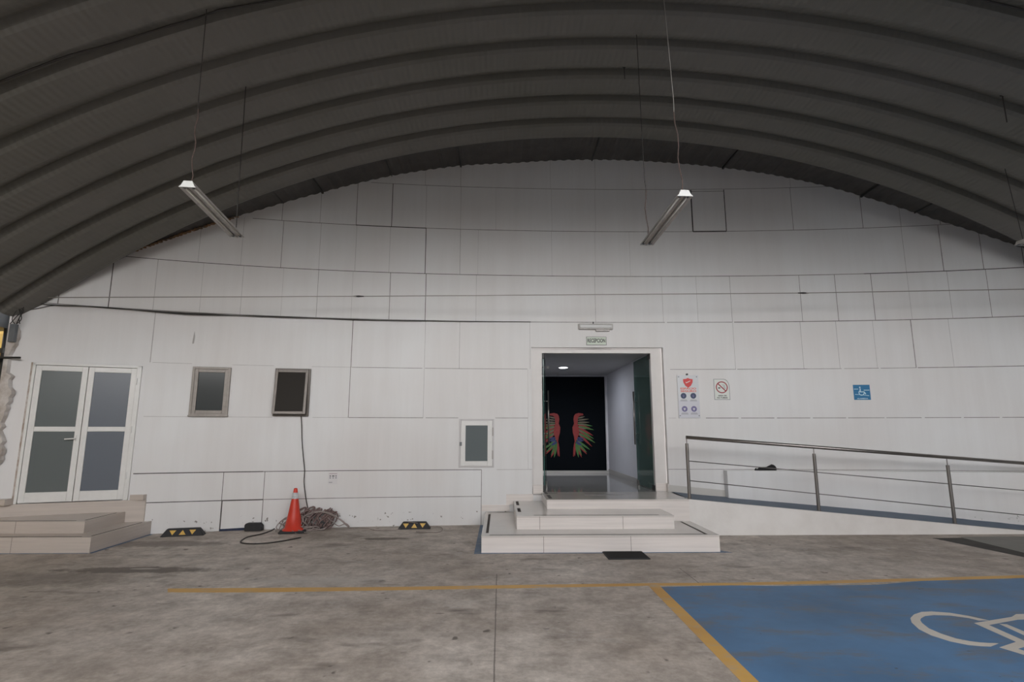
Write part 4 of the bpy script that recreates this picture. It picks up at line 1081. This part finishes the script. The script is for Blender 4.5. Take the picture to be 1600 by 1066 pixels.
# reception sign
r, w, h = sign_root('reception_sign', 916, 947.5, 526.5, 539.5, 'small pale green RECEPCION sign above the entrance doorway', 'sign', .0)
g = MB(); g.box(-w / 2, w / 2, -.008, 0, 0, h); g.build('plate', 'ink', r)
g = MB(); g.box(-w / 2 + .007, w / 2 - .007, -.010, -.006, .007, h - .007); g.build('face', 'sign_g', r)
text_mb('RECEPCION', w * .88, h * .5, 0, h * .54, -.0108).build('lettering', 'ink', r)
# poster
r, w, h = sign_root('safety_poster', 1057.5, 1093.5, 586.5, 653.5, 'tall white safety notice with red shield and round pictograms beside the entrance', 'notice', .012)
w *= .92
g = MB(); g.box(-w / 2, w / 2, -.006, 0, 0, h); g.build('board', 'poster', r)
g = MB(); g.box(-w / 2 + .004, w / 2 - .002, -.0068, -.0058, .004, h * .40); g.build('lower_panel', mat('lilac_board', (.56, .56, .61), .35), r)
sw = w * .23; cz = h * .83
g = MB(); sh = [(-sw, .055), (-sw * .4, .06), (0, .075), (sw * .4, .06), (sw, .055), (sw * .95, 0), (sw * .6, -.055), (0, -.095), (-sw * .6, -.055), (-sw * .95, 0)]
g.prism([(x, cz + z) for x, z in sh][::-1], -.0085, -.006, 'y'); sd = g.build('shield', 'ink_red2', r)
g = MB(); g.prism([(-.045, cz + .012), (-.03, cz - .015), (.04, cz + .02), (.04, cz + .03), (-.028, cz - .002)], -.0092, -.0084, 'y'); g.build('tick', 'sign_w', sd)
text_mb('ESPACIO', w * .74, h * .045, 0, h * .685, -.0078).build('lettering', 'ink_or', r)
text_mb('SEGURO', w * .74, h * .05, 0, h * .625, -.0078).build('lettering', 'ink_or', r)
for cx, cz_, mm, big in ((-.24, .515, 'ink_navy', 1), (.22, .515, 'ink_navy', 1), (-.22, .21, 'ink_vio', 0), (.22, .21, 'ink_vio', 0)):
    g = MB(); g.disc(cx * w, cz_ * h, w * .135, -.008, -.006); d_ = g.build('pictogram', mm, r)
    g = MB(); g.box(cx * w - .018, cx * w + .018, -.0086, -.0079, cz_ * h - .002 + .008 * big, cz_ * h + .014); g.disc(cx * w, cz_ * h - .012, .011, -.0086, -.0079, 12); g.build('figure', 'poster' if not big else 'ink_vio', d_)
    g = MB(); zt = cz_ * h - w * .135 - .022
    g.box(cx * w - .05, cx * w + .05, -.0078, -.0068, zt, zt + .006); g.box(cx * w - .06, cx * w + .06, -.0078, -.0068, zt - .018, zt - .010); g.build('caption', 'ink_grey', r)
for (x, z) in ((-w / 2 + .025, h - .03), (w / 2 - .03, h - .03), (-w / 2 + .02, .04), (w / 2 - .02, .04)):
    g = MB(); g.disc(x, z, .009, -.012, -.006, 12); g.build('screw', 'beam', r)
g = MB(); g.disc(-.01, h + .012, .017, -.02, .01, 14); g.build('hanger', 'steel_dark', r)
# no smoking sign
r, w, h = sign_root('no_smoking_sign', 1115.5, 1140, 592.5, 625, 'white no smoking sign with red ring and one rounded corner beside the safety notice', 'sign')
def nsout(e):
    hw = w / 2 - e; pts = [(-hw, e), (hw, e), (hw, h * .62)]
    for k in range(7):
        a_ = k / 6 * PI / 2; pts.append((hw - (1 - math.cos(a_)) * w * .35, h * .62 + (h * .38 - e) * math.sin(a_)))
    pts.append((-hw, h - e)); return pts[::-1]
g = MB(); g.prism(nsout(0), -.004, 0, 'y'); g.build('plate', 'ink_grey', r)
g = MB(); g.prism(nsout(.008), -.006, -.003, 'y'); g.build('face', 'sign_w', r)
cz = h * .60; R_ = w * .38
g = MB(); g.ring(0, cz, R_ * .83, R_, -.0075, -.006, 36)
d = R_ * .66; t_ = .009; g.prism([(-d - t_ * .7, cz + d - t_ * .7), (d - t_ * .7, cz - d - t_ * .7), (d + t_ * .7, cz - d + t_ * .7), (-d + t_ * .7, cz + d + t_ * .7)], -.0082, -.0075, 'y'); g.build('prohibition_ring', 'ink_red', r)
g = MB(); g.box(-R_ * .62, -R_ * .25, -.0074, -.0062, cz - R_ * .2, cz - R_ * .02); g.build('cigarette', 'ink', r)
g = MB()
for k in range(3): g.tube(smooth_path([(R_ * (.0 + k * .18), -.0068, cz + R_ * .5), (R_ * (.25 + k * .15), -.0068, cz + R_ * .3), (R_ * (.3 + k * .12), -.0068, cz), (R_ * (.45 + k * .1), -.0068, cz - R_ * .25)], 4), .0022, 5)
g.build('smoke', 'ink_grey', r)
text_mb('AREA DE', w * .55, h * .06, 0, h * .20, -.0065).build('lettering', 'ink', r)
text_mb('NO FUMAR', w * .68, h * .065, 0, h * .10, -.0065).build('lettering', 'ink', r)
# wheelchair sign
r, w, h = sign_root('wheelchair_sign', 1333.5, 1359.5, 601.5, 625, 'square blue wheelchair access sign on the wall above the ramp', 'sign')
g = MB(); g.box(-w / 2, w / 2, -.005, 0, 0, h); g.build('plate', 'sign_b', r)
g = MB(); cz = h * .47
g.ring(-w * .03, cz, w * .13, w * .175, -.007, -.005, 24, 0, PI * .62, PI * 2.0)
g.disc(-w * .10, h * .83, w * .045, -.007, -.005, 14)
g.prism([(-w * .12, h * .50), (-w * .06, h * .50), (-w * .06, h * .76), (-w * .12, h * .76)][::-1], -.007, -.005, 'y')
g.prism([(-w * .10, h * .50), (w * .12, h * .50), (w * .12, h * .56), (-w * .10, h * .56)][::-1], -.007, -.005, 'y')
g.prism([(w * .09, h * .54), (w * .19, h * .36), (w * .25, h * .39), (w * .15, h * .56)][::-1], -.007, -.005, 'y')
g.build('wheelchair_figure', 'ink_lb', r)
g = MB(); g.prism([(-w * .42, h * .345), (-w * .1, h * .335), (w * .4, h * .255), (w * .42, h * .29), (0, h * .345), (-w * .42, h * .385)][::-1], -.0065, -.005, 'y')
g.box(-w * .46, -w * .2, -.0065, -.005, h * .70, h * .735); g.box(w * .12, w * .46, -.0065, -.005, h * .62, h * .66); g.build('ramp_marks', 'ink_lb', r)
text_mb('ALAMEDA', w * .66, h * .075, 0, h * .085, -.0065).build('lettering', 'ink_lb', r)
# paper notice low on the wall
r, w, h = sign_root('paper_notice', 513, 527.5, 738.5, 757, 'small faded paper notice stuck low on the white wall right of the cone', 'paper')
g = MB(); g.box(-w / 2, w / 2, -.002, 0, 0, h); g.build('sheet', 'paper', r)
for x, ww in ((-.30, .14), (.02, .26), (.32, .12)):
    g = MB(); g.box((x - ww / 2) * w, (x + ww / 2) * w, -.003, -.002, h * .66, h * .74); g.build('printed_mark', 'ink', r)
    g = MB(); g.box((x - .08) * w, (x + .08) * w, -.003, -.002, h * .50, h * .58); g.build('printed_mark', 'ink_grey', r)
g = MB(); g.box(-w * .42, -w * .05, -.003, -.002, h * .14, h * .19); g.build('printed_line', 'ink_grey', r)
g = MB(); g.box(-w * .42, w * .42, -.003, -.002, h * .86, h * .93); g.build('heading', mat('pink_heading', (.45, .36, .38), .6), r)

# cables along the wall
def cable(name, pts, rad, m, label, cat='cable', off=.03, n=5):
    p = wallpath(pts, off); o = p[0].copy(); g = MB(); g.tube(smooth_path([q - o for q in p], n), rad, 7)
    return tag(g.build(name, m, loc=tuple(o), smooth=True), label, cat)
p = [at_y(75, 465, 7.75), at_y(560, 463.2, 8.6), at_y(1255, 458, 8.6), at_y(1600, 452, 8.2)]
p.append(p[-1] + (p[-1] - p[-2]) * .5)
o = p[0].copy(); r = empty('taut_cable', o); tag(r, 'thin taut dark cable stretched straight across the whole white wall', 'cable')
g = MB(); g.tube([q - o for q in p], .0075, 6); g.build('cable', 'wire_gal', r)
for k in (1, 2):
    g = MB(); g.tube([p[k] - o + Vector((-.09, 0, 0)), p[k] - o, p[k] - o + Vector((.09, 0, 0))], [.008, .016, .008], 8); g.build('splice', 'cable_b', r)
random.seed(4)
r = empty('cable_bundle', on_wall(62, 475, .03)); tag(r, 'bundle of sagging dark cables pinned along the wall seam above the small windows', 'cables')
for k in range(3):
    pts = [(62, 475), (95, 477 + k * .3), (130, 478.5), (175, 482 - k * .5), (240, 486 + k * .6), (290, 489 + k * 1.2), (325, 491.5 + (k - 1) * 1.0), (370, 493), (430, 494.5 + k * .5), (500, 497.5), (550, 500 - k * .4), (608, 500.8), (660, 501.5), (719, 502.4), (800, 502.8), (829, 503)]
    if k: pts = pts[:11 + k]
    g = MB(); g.tube(smooth_path([q - r.location for q in wallpath(pts, .02 + .01 * k)], 3), .006, 6); g.build('cable', 'cable_b', r, smooth=True)
g = MB(); g.tube(smooth_path([q - r.location for q in wallpath([(40, 485), (60, 482), (78, 478), (90, 477)], .02)], 3), .005, 6); g.build('cable', 'cable_b', r, smooth=True)
# stain mark
g = MB(); q = on_wall(303, 526, .003); g.prism([(-.02, -.12), (.012, -.11), (.02, 0), (.004, .09), (-.006, .02)][::-1], -.001, 0, 'y'); o = g.build('wall_scuff', mat('grey_scuff', (.42, .40, .39), .8), loc=tuple(q)); tag(o, 'narrow grey scuff mark on the wall above the left window', 'mark')

# bits of orange sealing foam and light chips along the gable edge
random.seed(9)
fo_ = empty('sealing_foam', (on_wall(270, 372).x, on_wall(270, 372).y - .03, on_wall(270, 372).z)); tag(fo_, 'ragged brown sealing foam oozing under the roof edge at upper left', 'foam')
g = MB()
for k in range(26):
    px = 218 + k * 6; X = on_wall(px, 370).x; z = roof_z(X, dsheet(X)) - .02
    Z2 = random.uniform(.008, .028)
    cx, cy, czz = X - fo_.location.x, wy(X) - .02 - fo_.location.y, z - fo_.location.z
    vs2 = [(cx + random.uniform(.03, .07) * math.cos(a_), cy - .02 + random.uniform(-.01, .01), czz + Z2 * math.sin(a_)) for a_ in [2 * PI * j / 7 for j in range(7)]] + [(cx, cy - .045, czz), (cx, cy + .03, czz)]
    g.add(vs2, [(j, (j + 1) % 7, 7) for j in range(7)] + [((j + 1) % 7, j, 8) for j in range(7)])
g.build('foam', mat('brown_foam', (.14, .10, .07), .9, col2=(.38, .20, .09), scale=5), fo_)

# ------------------------------------------------------------------ pendant lights
def pendant(n_, f_, wn, wf, label):
    n_, f_ = Vector(n_), Vector(f_); d = f_ - n_; L = d.length; az = math.atan2(d.y, d.x) - PI / 2
    r = empty('pendant_light', n_, az); tag(r, label, 'hanging light', 'twin tube lights hanging on chains from the arched roof')
    r.rotation_euler = (math.asin(d.z / L), 0, az)
    wb_, wt, hh = .075, .036, .058
    def mk(y): return [(-wb_, y, 0), (-wb_ + .02, y, .012), (-wt, y, hh), (wt, y, hh), (wb_ - .02, y, .012), (wb_, y, 0)]
    g = MB(); a = mk(.004); b_ = mk(L - .004)
    g.add(a + b_, [(i, i + 1, i + 7, i + 6) for i in range(5)]); g.build('housing', 'lamp_grey', r)
    # two concave reflectors below
    g = MB()
    for cx in (-.0375, .0375):
        vs2 = []; fs = []
        for k in range(9):
            a_ = PI * k / 8; vs2 += [(cx + .036 * math.cos(a_), .004, .028 * math.sin(a_)), (cx + .036 * math.cos(a_), L - .004, .028 * math.sin(a_))]
            if k: fs.append((2 * k - 2, 2 * k, 2 * k + 1, 2 * k - 1))
        g.add(vs2, fs)
    g.build('reflector', 'lamp_grey', r, smooth=True)
    for y in (0, L - .004):
        g = MB(); g.prism([(-wb_, -.002), (wb_, -.002), (wb_ - .018, .014), (wt, hh), (-wt, hh), (-wb_ + .018, .014)], y, y + .004, 'y'); g.build('end_cap', 'lamp_white', r)
    for cx in (-.0375, .0375):
        g = MB(); g.tube([(cx, .03, .012), (cx, L - .03, .012)], .0085, 10); t = g.build('tube', 'tube', r, smooth=True)
        for y in (.012, L - .05):
            g = MB(); g.box(cx - .008, cx + .008, y, y + .035, .0, .026); g.build('lampholder', 'beam', t)
    # chains + wires to the roof
    inv = r.matrix_world
    M_ = Matrix.Rotation(az, 4, 'Z') @ Matrix.Rotation(math.asin(d.z / L), 4, 'X')
    Mi = M_.inverted()
    for pos, spec in ((.06, wn), (L - .06, wf)):
        base = n_ + M_.to_3x3() @ Vector((0, pos, hh))
        topz = roof_z(base.x + spec[0], -.05)
        H_ = topz - base.z
        pts = []; m_ = 22
        for k in range(m_ + 1):
            t = k / m_; jx = .012 * math.sin(k * 1.7) if t < spec[2] else 0
            pts.append(base + Vector((spec[0] * t + jx, 0, H_ * t)))
        kk = int(m_ * spec[2]); pl = [Mi.to_3x3() @ (q - n_) for q in pts]
        if kk > 1:
            g = MB(); g.tube(pl[:kk + 1], spec[1] * 1.35, 6); g.build('chain', 'rust', r)
        g = MB(); g.tube(pl[max(0, kk):], spec[1], 6); g.build('suspension_wire', spec[3], r)
        g = MB(); q = pl[-1]; g.tube([q, q + Mi.to_3x3() @ Vector((0, 0, .06))], .016, 8); g.build('ceiling_hook', 'steel_dark', r)
    return r
n1 = at_y(292.5, 292, 4.65); f1 = at_y(371, 371.5, 5.86)
r = pendant(n1, f1, (-.02, .004, .42, 'cable_b'), (-.03, .005, .0, 'cable_b'), 'white twin tube light hanging at left with its near end by the curved panels')
n2 = at_y(1070.5, 306, 4.65); f2 = at_y(1010, 383.5, 5.86)
pendant(n2, f2, (-.10, .004, .33, 'wire_gal'), (-.03, .004, .25, 'cable_b'), 'white twin tube light hanging above and right of the entrance doorway')
f3 = at_y(1593, 384, 6.95); n3 = Vector((f3.x - .0, 5.74, f3.z))
pendant(n3, f3, (-.05, .004, .3, 'wire_gal'), (-.10, .004, .0, 'cable_b'), 'white twin tube light cut off by the right edge of the photo')
# V-shaped tie of the left lamp and conduit along the roof
def on_roof(px, py, d=-.06):
    r_ = ray(px, py); a = 1.0
    for k in range(4000):
        l = .5 + k * .004; X = r_.x * l; z = CAMH + r_.z * l
        if (X - XC) ** 2 + (z - ZC) ** 2 > (R0 + d) ** 2: return Vector((X, r_.y * l, z))
    return None
pts = [on_roof(x, y) for x, y in [(0, 123), (50, 104), (110, 82), (170, 66), (215, 52), (270, 35), (310, 24), (335, 15), (400, 2)]]
pts = [p for p in pts if p]; d_ = pts[-1] - pts[-2]; pts.append(pts[-1] + Vector((3.0, -.05, .35))); 
yv = 4.86 - .03
cp_ = []
for p in pts: cp_.append(Vector((p.x, p.y, roof_z(p.x, -.085))))
xr_ = [cp_[-1].x + k * .8 for k in range(1, 11)]
for X in xr_: cp_.append(Vector((X, cp_[8].y, roof_z(X, -.085))))
cp_.append(Vector((10.0, cp_[8].y, roof_z(10.0, -.085))))
o = cp_[0].copy(); g = MB(); g.tube(smooth_path([q - o for q in cp_], 3), .011, 6)
tag(g.build('roof_cable', 'cable_b', loc=tuple(o), smooth=True), 'black cable following the curve of the arched roof at upper left', 'cable')
# loose wires hanging from the roof
for px, y0, Lh, lab in ((975, 104, .18, 'short loose wire end hanging from the arched roof near its crown'), (1566, 149, .35, 'loose wire with hook hanging from the arched roof at far right')):
    p = on_roof(px, y0); g = MB(); g.tube([(0, 0, .05), (0, 0, 0), (.005, 0, -Lh)], .006, 6); g.tube([(-.02, 0, .0), (.02, 0, .0)], .015, 6)
    tag(g.build('hanging_wire', 'cable_b', loc=tuple(p)), lab, 'wire')

# ------------------------------------------------------------------ light: overcast daylight through the open front
w = bpy.data.worlds.new('sky'); SC.world = w; w.use_nodes = True
nt = w.node_tree; bg = nt.nodes['Background']
tc = N(nt, 'ShaderNodeTexCoord'); sx = N(nt, 'ShaderNodeSeparateXYZ'); nt.links.new(tc.outputs['Generated'], sx.inputs[0])
crn = N(nt, 'ShaderNodeValToRGB'); nt.links.new(sx.outputs[2], crn.inputs['Fac']); e_ = crn.color_ramp.elements
e_[0].position = .03; e_[0].color = (.08, .08, .08, 1); e_[1].position = .10; e_[1].color = (1, .99, .975, 1)
for p_, c_ in ((.23, (1, .99, .985, 1)), (.36, (.34, .34, .35, 1)), (1.0, (.34, .345, .36, 1))):
    q_ = e_.new(p_); q_.color = c_
cr = crn.outputs['Color']; nt.links.new(cr, bg.inputs['Color'])
bg.inputs['Strength'].default_value = 10.5
SC.view_settings.view_transform = 'Standard'; SC.view_settings.look = 'None'; SC.view_settings.gamma = 1; SC.view_settings.use_curve_mapping = False
SC.view_settings.exposure = 0.0
